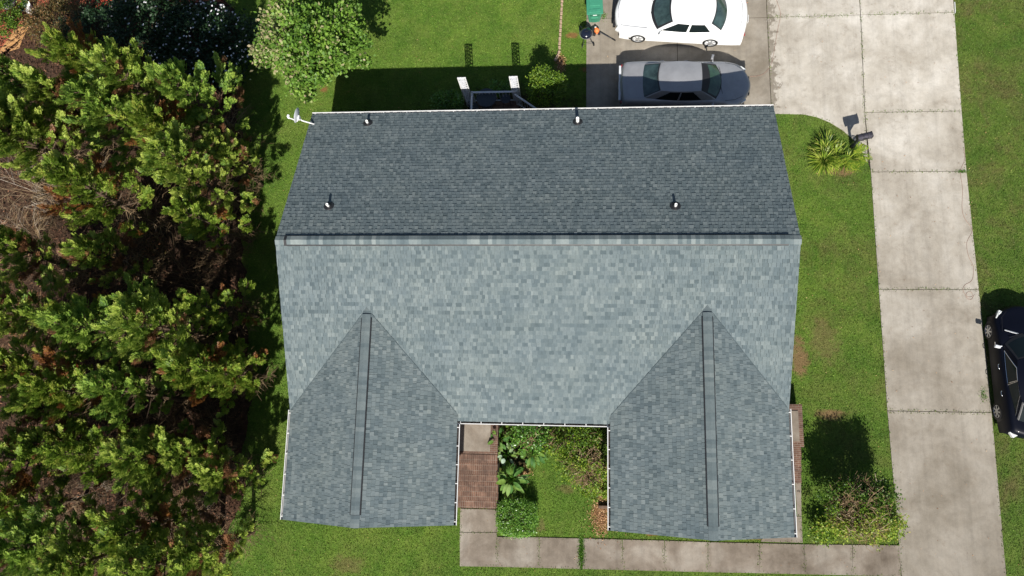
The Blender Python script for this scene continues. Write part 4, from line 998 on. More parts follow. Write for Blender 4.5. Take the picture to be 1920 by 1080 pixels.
# ================================================================ VEHICLES
def lerp(a, b, t): return a + (b - a) * t
def car(name, label, loc, rz, S_, cat='car'):
    L, Wd = S_['L'], S_['W']; hw = Wd / 2; rt = empty(name, (*loc, .03), rz, label, cat)
    P = S_['paint']
    prof = S_['prof']      # list of (x, ztop, halfwidth factor, bow) front -> rear ; x from +L/2 to -L/2
    js = [-1., -1., -1.02, -1.02, -.99, -.93, -.8, -.5, -.2, 0]; fr = [0., .22, .5, .74, .90, .975, 1., 1., 1., 1.]
    cr = [0, 0, 0, 0, 0, .012, .02, .035, .045, .05]
    js = js + [-k for k in js[-2::-1]]; fr = fr + fr[-2::-1]; cr = cr + cr[-2::-1]
    zb_ = .2; m = MB(); nj = len(js); vs = []
    for (x, zt_, wf, bow) in prof:
        for j in range(nj):
            yy = js[j] * hw * wf
            zz = lerp(zb_, zt_, fr[j]) + cr[j] * S_.get('crown', 1) * (1 if zt_ > .6 else 0)
            yy *= (1 - .04 * max(0, (zz - .62)) / .4)
            vs.append((x - bow * (js[j] ** 2 if abs(js[j]) < 1 else 1), yy, zz))
    n = len(prof); fs = [[i * nj + j, i * nj + j + 1, (i + 1) * nj + j + 1, (i + 1) * nj + j] for i in range(n - 1) for j in range(nj - 1)]
    fs.append([j for j in range(nj)]); fs.append([(n - 1) * nj + j for j in range(nj)][::-1])
    fs.append([i * nj for i in range(n)][::-1] + [i * nj + nj - 1 for i in range(n)])
    m.add(vs, fs[:-1]); body = m.build('body', P, rt, smooth=True, subsurf=1)
    # greenhouse -------------------------------------------------------------
    c = S_['cab']   # xfb,xft,xrt,xrb, zb, zt, wb, wt, bows
    def screen(front, u, v):
        xb, xt = (c['xfb'], c['xft']) if front else (c['xrb'], c['xrt']); sg = 1 if front else -1
        bb, bt = (c['bfb'], c['bft']) if front else (c['brb'], c['brt'])
        x = lerp(xb - sg * bb * u * u, xt - sg * bt * u * u, v); y = u * lerp(c['wb'] * (c.get('fw', .93) if front else c.get('rw', .9)), c['wt'], v)
        z = lerp(c['zb'] + (.02 if front else .03), c['zt'], v) - .03 * u * u * v + .035 * math.sin(math.pi * v) * .6
        return Vector((x, y, z))
    def sidep(sg, u, v):     # u 0 front .. 1 rear
        a = screen(True, sg, v); b_ = screen(False, sg, v); q = a.lerp(b_, u)
        bulge = math.sin(math.pi * u); q.y = sg * (abs(q.y) + lerp(.06, .045, v) * bulge * 1.2); q.z += .03 * bulge * v; return q
    def roofp(u, v):         # v 0 front..1 rear, u -1..1
        a = sidep(-1, v, 1); b_ = sidep(1, v, 1); f = screen(True, u, 1); g = screen(False, u, 1)
        q = a.lerp(b_, (u + 1) / 2); q.x = lerp(f.x, g.x, v); q.z += .055 * (1 - u * u) * math.sin(math.pi * min(1, max(0, v)) ) * .8 + .03 * (1 - u * u); return q
    def grid(fn, nu, nv, u0, u1, v0, v1, off=0):
        mm = MB(); pts = [[fn(lerp(u0, u1, i / nu), lerp(v0, v1, j / nv)) for j in range(nv + 1)] for i in range(nu + 1)]
        if off:
            cc = Vector(((c['xft'] + c['xrt']) / 2, 0, c['zb'] - .2)); o2 = []
            for i in range(nu + 1):
                row = []
                for j in range(nv + 1):
                    du = pts[min(i + 1, nu)][j] - pts[max(i - 1, 0)][j]; dv = pts[i][min(j + 1, nv)] - pts[i][max(j - 1, 0)]
                    nn = du.cross(dv).normalized()
                    if nn.dot(pts[i][j] - cc) < 0: nn = -nn
                    row.append(pts[i][j] + nn * off)
                o2.append(row)
            pts = o2
        vs_ = [q for r_ in pts for q in r_]
        mm.add(vs_, [(i * (nv + 1) + j, (i + 1) * (nv + 1) + j, (i + 1) * (nv + 1) + j + 1, i * (nv + 1) + j + 1) for i in range(nu) for j in range(nv)]); return mm
    cb = MB()
    for g_ in (grid(lambda u, v: screen(True, u, v), 12, 5, -1, 1, 0, 1), grid(lambda u, v: screen(False, u, v), 12, 5, -1, 1, 0, 1),
               grid(lambda u, v: sidep(1, u, v), 12, 5, 0, 1, 0, 1), grid(lambda u, v: sidep(-1, u, v), 12, 5, 0, 1, 0, 1), grid(lambda u, v: roofp(u, v), 12, 12, -1, 1, 0, 1)):
        cb.add(g_.v, g_.f)
    cb.build('cabin', P, rt, smooth=True)
    fr_ = .93
    def gl(nm, g_, mat=None, parent=None): return g_.build(nm, mat or S_['glass'], parent or rt, smooth=True)
    frame = S_.get('frame', MAT['trim_black'])
    o = gl('windshield', grid(lambda u, v: screen(True, u, v), 14, 6, -.965, .965, .03, .97, .006), frame); gl('glass', grid(lambda u, v: screen(True, u, v), 14, 6, -.88, .88, S_.get('gv', (.16, .90))[0], S_.get('gv', (.16, .90))[1], .010), None, o)
    o = gl('rear_window', grid(lambda u, v: screen(False, u, v), 14, 6, -.95, .95, .04, .96, .006), frame); gl('glass', grid(lambda u, v: screen(False, u, v), 14, 6, -.90, .90, .12, .90, .010), S_.get('rglass'), o)
    for sg in (-1, 1):
        for (a0, a1) in S_['sidewin']:
            def sp(u, v, a0=a0, a1=a1, sg=sg):
                # trapezoid windows: top edge shorter at the ends of the cabin
                uu = lerp(a0[0] + (a0[1] - a0[0]) * v, a1[0] + (a1[1] - a1[0]) * v, u); return sidep(sg, uu, v)
            o = gl('side_window', grid(sp, 8, 4, 0, 1, S_.get('wlo', .10), .90, .008), MAT['carglass'])
            if S_.get('chrome'):
                ed = [sp(t / 8, .06) for t in range(9)] + [sp(1, .06 + .88 * t / 4) for t in range(1, 5)] + [sp(1 - t / 8, .94) for t in range(1, 9)] + [sp(0, .94 - .88 * t / 4) for t in range(1, 5)]
                fm = MB(); fm.tube([q + Vector((0, sg * .008, 0)) for q in ed], .012, 5); fm.build('window_trim', MAT['chrome'], o)
    # wheels -----------------------------------------------------------------
    for xw in S_['axles']:
        for sg in (-1, 1):
            yo = sg * (hw * 1.0 + .004)
            w_ = empty('wheel', (xw, 0, .33)); w_.parent = rt
            tm = MB(); Mx = Matrix.Rotation(-sg * R_(90), 3, 'X')
            tm.lathe([(.22, -.2), (.31, -.2), (.335, -.17), (.335, -.03), (.315, .0), (.24, .006)], (0, yo + sg * .012, 0), 28, Mx); tm.build('tyre', MAT['black'], w_, smooth=True)
            rm = MB(); rm.lathe([(.24, -.0), (.225, .004), (.215, -.03)], (0, yo + sg * .012, 0), 28, Mx); rm.lathe([(.055, .004), (.04, .012), (0, .012)], (0, yo + sg * .012, 0), 14, Mx)
            for k in range(S_.get('spokes', 7)):
                a = 2 * math.pi * k / S_.get('spokes', 7); e = Vector((math.cos(a), 0, math.sin(a)))
                rm.bar(e * .03 + Vector((0, yo + sg * .010, 0)), e * .225 + Vector((0, yo + sg * .006, 0)), .055, .012, up=(0, 1, 0))
            rm.build('rim', MAT['rim'], w_, smooth=False)
            dk = MB(); dk.lathe([(.22, -.045), (0, -.05)], (0, yo + sg * .012, 0), 20, Mx); dk.build('brake', MAT['black'], w_)
            am = MB(); pts = [(xw + .395 * math.cos(t), .33 + .395 * math.sin(t)) for t in np.linspace(-.25, math.pi + .25, 20)]
            am.add([(q[0], sg * (hw * .985 + .010), q[1]) for q in pts] + [(q[0], sg * hw * .8, q[1]) for q in pts], [list(range(20))] + [[i, i + 1, 21 + i, 20 + i] for i in range(19)])
            am.build('wheel_arch', MAT['trim_black'], rt)
    # lights etc
    def patch_box(nm, cx, cy, cz, d, mat, rzz=0, mirror=True):
        for sg in ((-1, 1) if mirror else (1,)):
            q = MB(); q.box((cx, sg * cy, cz), d, rz=sg * rzz); q.build(nm, mat, rt, bevel=.012)
    for a in S_['extra']: patch_box(*a)
    for sg in (-1, 1):
        mm = MB(); xm_, zm_ = c['xfb'] - S_.get('mirback', .42), c['zb'] + .05
        mm.box((xm_, sg * (hw + .10), zm_), (.10, .2, .12), rz=-sg * .25); mm.bar((xm_ + .02, sg * (hw * .90), zm_ - .05), (xm_ + .01, sg * (hw + .05), zm_ - .02), .05, .04); mm.build('mirror', S_.get('mirmat', P), rt, bevel=.03)
    for sg in (-1, 1):
        for xd in S_['handles']:
            hm = MB(); hm.tube([(xd - .09, sg * (hw * 1.0), .80), (xd - .06, sg * (hw * 1.0 + .035), .805), (xd + .06, sg * (hw * 1.0 + .035), .805), (xd + .09, sg * (hw * 1.0), .80)], .014, 6); hm.build('door_handle', S_.get('handmat', P), rt)
    # seams on the top: hood and trunk shut lines
    for pts in S_['seams']:
        sm_ = MB(); sm_.tube(pts, .007, 4); sm_.build('panel_gap', S_['seammat'], rt)
    wm = MB(); xf = c['xfb']; zf = c['zb'] + .035
    for a_, b2 in (((xf - .02, -.55, zf), (xf - .16, .05, zf + .075)), ((xf - .01, .1, zf), (xf - .17, .62, zf + .06))): wm.bar(a_, b2, .016, .012)
    wm.build('wiper', MAT['trim_black'], rt)
    return rt
def sedan_prof(L, hood_z, hood_zb, deck_z, cab_f, cab_r, bf=.22, br=.12, tail=.05):
    h = L / 2
    return [(h - .10, .36, .90, bf * .9), (h - .01, .46, .93, bf), (h, .56, .94, bf), (h - .05, hood_z - .05, .945, bf), (h - .16, hood_z, .955, bf * .9), (h - .45, hood_z + .03, .985, bf * .55), (h - .85, lerp(hood_z, hood_zb, .6), .997, bf * .2), (cab_f + .1, hood_zb, 1, 0), (cab_f - .5, hood_zb + .01, 1, 0),
            (0, hood_zb + .01, 1, 0), (cab_r + .5, deck_z + .0, 1, 0), (cab_r - .05, deck_z, 1, 0), (-h + .7, deck_z - .005, .99, -br * .3), (-h + .28, deck_z - .015, .97, -br * .8), (-h + .12, deck_z - .04, .955, -br), (-h + .03, deck_z - .16, .95, -br), (-h, .60, .95, -br), (-h + .01, .46, .94, -br), (-h + .12, .34, .90, -br)]
gx, gy = W(1195.5, 76, .33), W(1331, 84, .33)
hd = math.atan2(gx[1] - gy[1], gx[0] - gy[0]); cm = ((gx[0] + gy[0]) / 2, (gx[1] + gy[1]) / 2); fwd = (math.cos(hd), math.sin(hd)); rgt = (-math.sin(hd), math.cos(hd))
WW = 2.03; off = -.16
cc = (cm[0] + fwd[0] * off - rgt[0] * (WW / 2 + .07), cm[1] + fwd[1] * off - rgt[1] * (WW / 2 + .07))
wb_ = math.dist(gx, gy)
white = dict(L=5.62, W=WW, paint=MAT['paint_white'], glass=MAT['carglass_t'], prof=sedan_prof(5.62, .78, .95, 1.0, 1.1, -1.55, .30, .15),
    cab=dict(xfb=1.28, xft=.45, xrt=-1.35, xrb=-1.95, zb=.95, zt=1.46, wb=.99, wt=.79, bfb=.34, bft=.14, brb=.26, brt=.16, rw=.86, fw=.95),
    sidewin=[((.04, .17), (.46, .45)), ((.50, .50), (.84, .83))], axles=(off * -1 + wb_ / 2, off * -1 - wb_ / 2), handles=(.15, -.95), spokes=7,
    extra=[('headlight', 2.56, .76, .68, (.14, .32, .12), MAT['lamp_clear'], -.5), ('grille', 2.775, 0, .60, (.06, .9, .18), MAT['trim_black'], 0, False), ('front_bumper', 2.76, 0, .44, (.12, 1.15, .16), MAT['trim_black'], 0, False), ('taillight', -2.70, .62, .66, (.06, .30, .10), MAT['lamp_red'], .12), ('license_plate', -2.83, 0, .66, (.02, .32, .16), MAT['wood_white'], 0, False)],
    seams=[[(1.35, -.86, .975), (2.0, -.83, .95), (2.45, -.74, .87)], [(1.35, .86, .975), (2.0, .83, .95), (2.45, .74, .87)], [(2.45, -.74, .87), (2.60, -.4, .86), (2.65, 0, .87), (2.60, .4, .86), (2.45, .74, .87)], [(-2.35, -.82, 1.0), (-2.50, -.45, 1.028), (-2.54, 0, 1.036), (-2.50, .45, 1.028), (-2.35, .82, 1.0)]],
    seammat=MAT['seam'], mirback=.5, wlo=.04)
car('parked_car', 'white sedan parked at the top edge on the driveway apron', cc, hd, white)
g0, g1 = W(1160, 158, .55), W(1407, 152, .55); Lg = g1[0] - g0[0]
grey = dict(L=Lg, W=1.98, paint=MAT['paint_grey'], glass=MAT['carglass_g'], prof=sedan_prof(Lg, .76, .95, 1.02, 1.5, -1.45, .50, .12),
    cab=dict(xfb=1.52, xft=.58, xrt=-1.12, xrb=-1.90, zb=.93, zt=1.44, wb=.86, wt=.62, bfb=.30, bft=.03, brb=.12, brt=.10, rw=.92),
    sidewin=[((.18, .22), (.50, .48)), ((.53, .51), (.86, .74))], axles=(1.50, -1.52), handles=(.05, -.95), spokes=7,
    extra=[('headlight', 2.36, .70, .67, (.26, .16, .08), MAT['lamp_clear'], -.62), ('grille', Lg / 2 - .10, 0, .56, (.05, .8, .16), MAT['trim_black'], 0, False), ('taillight', -Lg / 2 + .03, 0, .80, (.09, 1.55, .13), MAT['dish'], 0, False), ('taillight', -Lg / 2 + .12, .80, .72, (.10, .12, .16), MAT['lamp_red'], .3), ('license_plate', -Lg / 2 - .01, 0, .62, (.02, .32, .16), MAT['wood_white'], 0, False)],
    seams=[[(1.6, -.84, .965), (2.0, -.78, .93), (2.35, -.58, .87)], [(1.6, .84, .965), (2.0, .78, .93), (2.35, .58, .87)], [(-Lg / 2 + .17, -.86, .99), (-Lg / 2 + .10, 0, 1.02), (-Lg / 2 + .17, .86, .99)]],
    seammat=MAT['seam_dark'], mirback=.42, gv=(.10, .62), rglass=MAT['carglass_t'])
gc = W(1270, 147, 1.3)
car('parked_car', 'dusty grey sedan half in the shade between the white sedan and the house', ((g0[0] + g1[0]) / 2, gc[1]), R_(-1.3), grey)
n0, n1 = W(1852, 622, .33), W(1868, 772, .33)
navy = dict(L=5.06, W=1.90, paint=MAT['paint_navy'], glass=MAT['carglass'], prof=sedan_prof(5.06, .76, .97, 1.08, 1.2, -1.35, .42, .22),
    cab=dict(xfb=1.38, xft=.42, xrt=-1.25, xrb=-2.15, zb=.96, zt=1.47, wb=.88, wt=.64, bfb=.42, bft=.10, brb=.20, brt=.05, rw=.80),
    sidewin=[((.06, .20), (.50, .48)), ((.52, .50), (.97, .80))], axles=(1.54, -1.50), handles=(.15, -.85), spokes=7, chrome=True, handmat=MAT['chrome'], mirmat=MAT['dish'],
    extra=[('headlight', 2.13, .74, .70, (.34, .12, .12), MAT['lamp_clear'], -.45), ('taillight', -2.32, .74, .80, (.24, .20, .16), MAT['lamp_clear'], .5), ('cowl', 1.42, .42, .975, (.05, .62, .02), MAT['rim'], -.30), ('side_marker', .98, .955, .70, (.22, .02, .06), MAT['chrome'], 0)],
    seams=[[(1.45, -.80, .985), (2.0, -.74, .93), (2.25, -.5, .86)], [(1.45, .80, .985), (2.0, .74, .93), (2.25, .5, .86)], [(-2.15, -.78, 1.05), (-2.32, 0, 1.07), (-2.15, .78, 1.05)]],
    seammat=MAT['seam_dark'], mirback=.50)
car('parked_car', 'black sedan with chrome window trim parked on the grass at the right edge', ((n0[0] + n1[0]) / 2 + .95 + .02, (n0[1] + n1[1]) / 2 + .0), math.atan2(n0[1] - n1[1], n0[0] - n1[0]), navy)

# ================================================================ SMALL THINGS
# wheelie bin
x, y = W(1114, 40); bn = empty('wheeled_bin', (x, y + .16, .03), R_(2), 'green wheeled rubbish bin at the left edge of the driveway apron', 'bin')
m = MB(); z0, z1 = .06, 1.0; a0, a1 = .23, .32; b0, b1 = .26, .40
m.add([(-a0, -b0, z0), (a0, -b0, z0), (a0, b0, z0), (-a0, b0, z0), (-a1, -b1, z1), (a1, -b1, z1), (a1, b1, z1), (-a1, b1, z1)], [(3, 2, 1, 0), (0, 1, 5, 4), (1, 2, 6, 5), (2, 3, 7, 6), (3, 0, 4, 7), (4, 5, 6, 7)])
m.add([(-.13, -.30, .12), (.13, -.30, .12), (.17, -.395, .62), (-.17, -.395, .62), (-.13, -.27, .12), (.13, -.27, .12), (.17, -.33, .62), (-.17, -.33, .62)], [(0, 1, 2, 3), (3, 2, 6, 7), (0, 3, 7, 4), (1, 5, 6, 2)])
m.build('body', MAT['bin'], bn, bevel=.03)
m = MB(); m.box((0, -.02, 1.03), (.70, .86, .05)); m.box((0, -.30, 1.06), (.50, .16, .03)); m.box((0, .12, 1.065), (.46, .40, .035)); m.build('lid', MAT['bin'], bn, bevel=.02)
m = MB(); m.box((0, -.405, .88), (.40, .03, .16)); m.build('grip_panel', MAT['bin_dark'], bn, bevel=.01)
m = MB(); m.box((0, -.424, .90), (.17, .006, .05)); m.build('sticker', MAT['label_white'], bn)
for s in (-1, 1):
    m = MB(); m.lathe([(0, -.03), (.12, -.03), (.12, .03), (0, .03)], (s * .27, .30, .12), 18, Matrix.Rotation(R_(90), 3, 'Y')); m.build('wheel', MAT['black'], bn)
m = MB(); m.tube([(-.28, .42, 1.0), (-.28, .50, 1.02), (.28, .50, 1.02), (.28, .42, 1.0)], .018, 6); m.build('handle', MAT['bin_dark'], bn)
# kettle grill
kx, ky = W(1099, 64, .5); kg = empty('kettle_grill', (kx, ky, .03), 0, 'round black kettle grill on tripod legs in front of the green bin', 'grill'); kg.scale = (.92, .92, .68)
m = MB(); m.lathe([(0, .50), (.12, .52), (.22, .60), (.275, .74), (.28, .78)], n=28); m.lathe([(.285, .78), (.27, .86), (.18, .96), (.06, 1.0), (0, 1.0)], n=28); m.build('kettle', MAT['enamel'], kg, smooth=True)
m = MB(); m.tube([(.06, 0, 1.0), (.05, 0, 1.05), (-.05, 0, 1.05), (-.06, 0, 1.0)], .012, 6); m.build('lid_handle', MAT['blackplastic'], kg)
m = MB(); m.lathe([(.30, .755), (.30, .775), (.285, .775)], n=28); m.build('rim_band', MAT['steel'], kg)
for (ex, ey) in ((-.17, -.36), (.34, -.26), (-.06, .40)):
    m = MB(); m.tube([(ex * .4, ey * .4, .56), (ex, ey, .03)], .013, 6); m.build('leg', MAT['iron'], kg)
m = MB(); m.lathe([(0, -.02), (.085, -.02), (.085, .02), (0, .02)], (.36, -.28, .09), 18, Matrix.Rotation(R_(70), 3, 'Y')); m.build('wheel', MAT['black'], kg)
m = MB(); m.lathe([(0, -.02), (.085, -.02), (.085, .02), (0, .02)], (-.18, -.38, .09), 18, Matrix.Rotation(R_(90), 3, 'Y')); m.build('wheel', MAT['black'], kg)
m = MB(); m.tube([(.34, -.26, .2), (-.16, -.33, .2)], .010, 5); m.tube([(-.1, .2, .7), (-.28, .42, .72), (-.33, .25, .72), (-.28, -.05, .72), (-.24, -.1, .7)], .014, 6); m.tube([(-.12, .25, .7), (.0, .5, .6), (.05, .62, .3)], .012, 5); m.build('frame', MAT['iron'], kg)
# string trimmer
tx, ty = W(1119, 58, .15); tr = empty('string_trimmer', (tx, ty, .03), 0, 'orange motor trimmer with a long thin shaft lying on the concrete beside the grill', 'trimmer')
m = MB(); m.lathe([(0, .28), (.07, .26), (.11, .20), (.12, .08), (.10, .02), (0, .0)], n=14); m.box((-.03, .02, .24), (.10, .14, .06), rz=.4); m.build('motor_cover', MAT['orange'], tr, bevel=.01)
m = MB(); m.box((-.17, .04, .12), (.20, .16, .16), rz=.5); m.box((-.13, -.14, .10), (.16, .10, .14), rz=-.3); m.lathe([(0, .0), (.06, .0), (.06, .12), (0, .12)], (.10, -.10, .02), 12); m.lathe([(0, .0), (.07, .0), (.07, .10), (0, .10)], (-.26, .12, .02), 12); m.build('engine', MAT['blackplastic'], tr, bevel=.01)
m = MB(); m.box((-.06, .10, .25), (.07, .05, .03)); m.build('fuel_cap', MAT['wood_white'], tr)
m = MB(); s_e = Vector((*W(1154, 77, .04), .04)) - Vector((tx, ty, 0)); m.tube([(.08, -.04, .14), s_e], .013, 6); m.tube([(.08, -.04, .14).__class__((.08, -.04, .14)), tuple(Vector((.08, -.04, .14)).lerp(s_e, .62))], .018, 6); m.build('shaft', MAT['iron'], tr)
m = MB(); m.tube([tuple(Vector((.08, -.04, .14)).lerp(s_e, .80)), s_e], .024, 8); m.build('grip', MAT['black'], tr)
m = MB(); m.tube([(-.2, .1, .1), (-.4, .2, .3), (-.45, .05, .35), (-.3, -.05, .2)], .012, 6); m.build('handle_bar', MAT['iron'], tr)
# mailbox
mx, my = W(1620, 256, 1.08); a_ = math.atan2(W(1635, 252, 1.1)[1] - W(1605, 259, 1.1)[1], W(1635, 252, 1.1)[0] - W(1605, 259, 1.1)[0])
mbx = empty('mailbox', (mx, my, 0), a_, 'dark rounded mailbox on a post beside the strap leaf plant', 'mailbox')
m = MB(); pf = [(-.125, 0)] + [(-.125 * math.cos(t), .13 + .10 * math.sin(t)) for t in np.linspace(0, math.pi, 9)] + [(.125, 0)]; k = len(pf)
m.add([(x_, y_, 1.0 + z_) for x_ in (-.29, .29) for y_, z_ in pf], [[i, (i + 1) % k, k + (i + 1) % k, k + i] for i in range(k)] + [list(range(k))[::-1], list(range(k, 2 * k))]); m.build('box', MAT['mailbox'], mbx)
m = MB()
for xx in (-.27, -.09, .11, .285):
    pts = [(xx, y_ * 1.03, 1.0 + z_ * 1.02) for y_, z_ in pf]; m.tube(pts, .011, 4, caps=False)
m.build('band', MAT['trim_black'], mbx)
m = MB(); m.box((.305, 0, 1.11), (.02, .235, .2)); m.build('door', MAT['mailbox'], mbx, bevel=.01)
m = MB(); m.box((.0, -.14, 1.16), (.12, .01, .05)); m.build('flag', MAT['trim_black'], mbx)
m = MB(); m.box((-.12, 0, .48), (.10, .10, 1.0)); m.bar((-.12, 0, .70), (.12, 0, .97), .07); m.box((0, 0, .985), (.5, .16, .03)); m.build('post', MAT['iron'], mbx)
# extension cord
pts = [(1806, 278), (1808, 300), (1800, 322), (1804, 355), (1803, 390), (1808, 410), (1822, 432), (1812, 455), (1815, 480), (1824, 500), (1822, 525), (1808, 535), (1805, 545), (1812, 556), (1822, 556), (1820, 548), (1812, 549), (1811, 558), (1820, 562), (1826, 552)]
from mathutils.geometry import interpolate_bezier
def smooth_line(pts, z, r, name, mat, label, cat):
    P = [Vector((*W(*q), z)) for q in pts]; out = []
    for i in range(len(P) - 1):
        p0 = P[max(i - 1, 0)]; p1 = P[i]; p2 = P[i + 1]; p3 = P[min(i + 2, len(P) - 1)]
        for t in (0, .25, .5, .75):
            out.append(.5 * ((2 * p1) + (p2 - p0) * t + (2 * p0 - 5 * p1 + 4 * p2 - p3) * t * t + (3 * p1 - p0 - 3 * p2 + p3) * t ** 3))
    out.append(P[-1]); m = MB(); m.tube(out, r, 6); return tag(m.build(name, MAT[mat]), label, cat)
smooth_line(pts, .038, .0055, 'extension_cord', 'cable', 'thin reddish cord snaking along the right side of the driveway', 'cord')
smooth_line([(1406, 144), (1420, 143), (1433, 138), (1446, 120), (1452, 90), (1457, 60), (1463, 30), (1460, 14), (1455, 0), (1452, -20)], .040, .006, 'thin_wire', 'cable', 'faint thin wire curving over the apron from the nose of the grey sedan', 'wire')
smooth_line([(1789, 5), (1790, 22), (1789, 26)], .045, .02, 'white_stake', 'white', 'small white stake on the top right driveway edge', 'stake')
# brick edging
bk = MB(); bk.box((0, 0, .04), (.11, .21, .09)); bo = None
eds = [(1054 - .055 * (y_), y_) for y_ in range(-6, 96, 8)] + [(1048, 99), (1045.5, 106), (1042, 112)]
for i, (px, py) in enumerate(eds):
    x, y = W(px, py)
    if bo is None: bo = bk.build('edging_brick', MAT['stone'], bevel=.015); o = bo
    else: o = bo.copy(); COL.objects.link(o)
    o.location = (x, y, 0); o.rotation_euler = (rnd.uniform(-.05, .05), rnd.uniform(-.05, .05), rnd.uniform(-.15, .15) - (.5 if py > 97 else 0)); s_ = rnd.uniform(.85, 1.05); o.scale = (s_, s_ * .78, s_)
    tag(o, 'weathered tan edging brick in the row dividing the rear lawn', 'brick', 'edging bricks in a row on the rear lawn')
# satellite dish
a = W3(588, 232, 3.45); dx_, dy_ = W(558, 216, 3.9)
sd_ = empty('satellite_dish', a, 0, 'grey satellite dish on a white arm at the rear left roof corner', 'satellite dish')
def L_(px, py, z): q = W(px, py, z); return Vector((q[0] - a[0], q[1] - a[1], z - a[2]))
m = MB(); m.tube([L_(590, 233, 3.42), L_(583, 231, 3.55), L_(566, 226, 3.62), L_(561, 221, 3.68), L_(558, 219, 3.85)], .028, 8); m.build('mast', MAT['white'], sd_)
m = MB(); m.box(L_(560, 221, 3.88), (.10, .14, .16)); m.bar(L_(561, 220, 3.9), L_(557, 228, 3.78), .03); m.build('bracket', MAT['white'], sd_)
ctr = L_(556.5, 216, 3.95); axis = (Vector((-1.0, .20, .16))).normalized(); Mq = axis.to_track_quat('Z', 'Y').to_matrix()
m = MB(); m.lathe([(0, -.055), (.12, -.047), (.22, -.025), (.29, 0), (.297, .006), (.29, .010), (.22, -.014), (.12, -.036), (0, -.044)], ctr, 30, Mq @ Matrix.Diagonal((1, 1.08, 1))); m.build('reflector', MAT['dish'], sd_, smooth=True)
m = MB(); m.tube([L_(557, 228, 3.74), L_(548, 223, 3.80), L_(541, 221, 3.86)], .022, 8); m.build('feed_arm', MAT['white'], sd_)
m = MB(); m.tube([L_(542, 222, 3.87), L_(540, 218, 3.93), L_(541, 215, 3.95)], [.04, .055, .045], 10); m.build('feed_horn', MAT['wood_white'], sd_)
# rear porch
PZ = .60; pc = empty('rear_porch', (-3.8, 12.9, 0), 0, 'shaded rear porch with grey railings under the back gutter', 'porch')
def wp(mb, name, mat, par=pc, **k): return world_part(mb, name, mat, par, **k)
pyo = W(925, 173, 1.5)[1]; px0 = W(885, 173, 1.5)[0]; px1 = W(967, 172, 1.5)[0]; pyo2 = pyo
m = MB(); nbd = 11
for i in range(nbd):
    y_ = wy1 + .01 + (pyo - wy1) * (i + .5) / nbd; m.box(((px0 + px1) / 2, y_, PZ - .02), (px1 - px0 + .1, (pyo - wy1) / nbd - .012, .035))
wp(m, 'deck', MAT['deck'])
m = MB()
for x_ in (px0 + .05, (px0 + px1) / 2, px1 - .05): m.box((x_, pyo - .06, PZ / 2 - .02), (.09, .09, PZ - .06))
wp(m, 'support_post', MAT['railing'])
def rail(a, b_, name='railing'):
    mm = MB(); a = Vector(a); b_ = Vector(b_); mm.bar(a + Vector((0, 0, .92)), b_ + Vector((0, 0, .92)), .075, .04); mm.bar(a + Vector((0, 0, .12)), b_ + Vector((0, 0, .12)), .04, .04)
    L = (b_ - a).length; n_ = int(L / .14)
    for i in range(1, n_):
        q = a.lerp(b_, i / n_); mm.box(q + Vector((0, 0, .52)), (.02, .02, .78))
    for q in (a, b_): mm.box(q + Vector((0, 0, .48)), (.07, .07, .96))
    wp(mm, name, MAT['railing'])
rail((px0, pyo, PZ), (px1, pyo, PZ)); rail((px0, pyo - .05, PZ), (px0, wy1 + .1, PZ)); rail((px1, pyo - .15, PZ), (px1 + 1.5, pyo - .55 - .45, 0.0), 'stair_railing')
m = MB()
for i in range(3): m.box((px1 + .22 + i * .30, pyo - 1.3, PZ - .17 * (i + 1) - .02), (.29, 1.0, .04)); m.box((px1 + .22 + i * .30, pyo - 1.3, (PZ - .17 * (i + 1)) / 2 - .03), (.05, .9, PZ - .17 * (i + 1) - .03))
wp(m, 'porch_stair', MAT['deck'])
for (x_, lab) in ((-4.93 + .15, 'left of the two white lattice columns rising over the rear porch'), (-2.84 + .15, 'right of the two white lattice columns rising over the rear porch')):
    lp = empty('lattice_column', (x_, 13.82, 0), 0, lab, 'lattice column', 'white lattice columns of the rear porch')
    m = MB(); m.box((-.155, 0, 1.37), (.035, .05, 2.72)); m.box((.155, 0, 1.37), (.035, .05, 2.72)); m.box((0, 0, 2.715), (.275, .05, .03)); m.box((0, 0, .03), (.275, .05, .03)); m.build('column_frame', MAT['white'], lp)
    m = MB(); 
    for i in range(17):
        z_ = .05 + i * .16
        for s in (-1, 1):
            pts = [(s * (.02 + .1 * math.sin(t) ** 2) + .03 * math.sin(3 * t + i), .0, z_ + .16 * t / 3.14) for t in np.linspace(0, 3.14, 8)]; m.tube(pts, .013, 4, caps=False)
        m.tube([(.06 * math.cos(t), 0, z_ + .08 + .06 * math.sin(t)) for t in np.linspace(0, 6.28, 11)], .012, 4, caps=False)
        m.bar((-.14, .0, z_), (.14, 0, z_ + .05), .018); m.bar((-.14, .0, z_ + .13), (.14, 0, z_ + .06), .018)
    m.build('scrollwork', MAT['lattice'], lp)
tb = empty('patio_table', (*W(912, 184, 1.3), PZ), 0, 'round dark patio table on the rear porch', 'table')
m = MB(); m.lathe([(0, .71), (.40, .71), (.42, .72), (.42, .74), (0, .74)], n=30); m.build('table_top', MAT['wicker'], tb)
for k in range(3): a = k * 2.094; m = MB(); m.tube([(.06 * math.cos(a), .06 * math.sin(a), .70), (.10 * math.cos(a), .10 * math.sin(a), .3), (.32 * math.cos(a), .32 * math.sin(a), .0)], .016, 6); m.build('leg', MAT['iron'], tb)
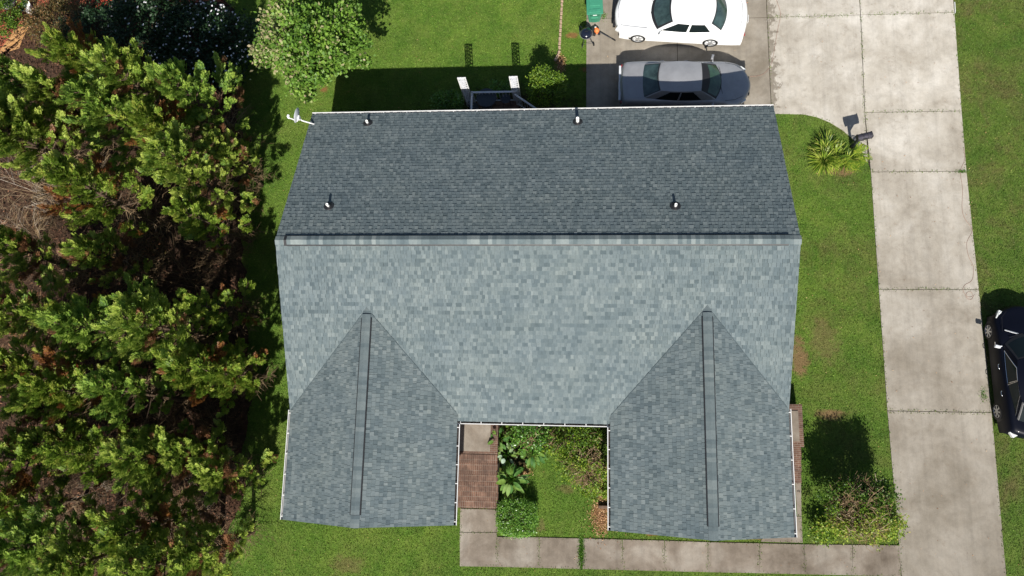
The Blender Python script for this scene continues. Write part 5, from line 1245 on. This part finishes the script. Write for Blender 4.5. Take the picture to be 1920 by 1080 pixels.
def patio_chair(x, y, rz, lab):
    c = empty('patio_chair', (x, y, PZ), rz, lab, 'chair', 'metal chairs on the rear porch'); m = MB()
    m.lathe([(0, .44), (.20, .44), (.21, .455), (0, .46)], n=20); m.build('seat', MAT['wicker'], c)
    m = MB(); m.tube([(.19 * math.cos(t), .19 * math.sin(t), .46 + .42 * math.sin((t) ) ** .5) for t in np.linspace(.02, 3.12, 14)], .013, 6)
    for t in (.7, 1.2, 1.6, 2.0, 2.5): m.tube([(.19 * math.cos(t), .19 * math.sin(t), .46), (.19 * math.cos(t), .19 * math.sin(t) + .02, .46 + .41 * math.sin(t) ** .5)], .007, 5)
    m.build('backrest', MAT['iron'], c)
    for sx, sy in ((-1, -1), (1, -1), (-1, 1), (1, 1)): m = MB(); m.tube([(sx * .13, sy * .13, .44), (sx * .18, sy * .18, 0)], .012, 6); m.build('leg', MAT['iron'], c)
q = W(948, 184, 1.1); patio_chair(q[0], q[1], .2, 'grey metal chair right of the round patio table')
q = W(888, 200, 1.1); patio_chair(q[0], q[1], 1.9, 'grey metal chair nearest the left lattice column')
q = W(913, 199, 1.1); patio_chair(q[0], q[1], 3.1, 'grey metal chair between the patio table and the gutter')
# flower pot and rock on the red path
x, y = W(48, 12, .4); fp = empty('flower_pot', (x, y, .015), 0, 'white flower pot with a small green plant on the red mulch path', 'flower pot')
m = MB(); m.lathe([(.0, .0), (.17, .0), (.26, .42), (.28, .46), (.25, .46), (.24, .40), (0, .40)], n=26); m.build('pot', MAT['pot'], fp, smooth=False)
P, D, Nn, l, w, ct, r, u = leafball(5, (.2, .2, .16), 300, .08, .6, 14, .05); quads('plant', leaf_quads(P + np.array([0, 0, .48]), D, Nn, l, w), r.uniform(0, .6, 300), MAT['limeleaf'], fp)
def rock(px, py, rad, label, seed, mat='rock'):
    x, y = W(px, py); r = random.Random(seed); m = MB(); m.lathe([(rad, 0), (rad * 1.02, rad * .15), (rad * .8, rad * .4), (rad * .4, rad * .52), (0, rad * .55)], n=14)
    m.v = [(v_[0] * r.uniform(.88, 1.12), v_[1] * r.uniform(.88, 1.12), v_[2] * r.uniform(.9, 1.1)) for v_ in m.v]; o = m.build('rock', MAT[mat], smooth=True); o.location = (x, y, 0); tag(o, label, 'rock')
rock(16, 4, .42, 'grey boulder on the red path at the top left corner', 1)
m = MB(); m.box((0, 0, .09), (.5, .12, .18)); o = m.build('landscape_timber', MAT['deck'], bevel=.02); o.location = (*W(1134, 950), 0); tag(o, 'short dark timber block between the wood chips by the right wing', 'timber')
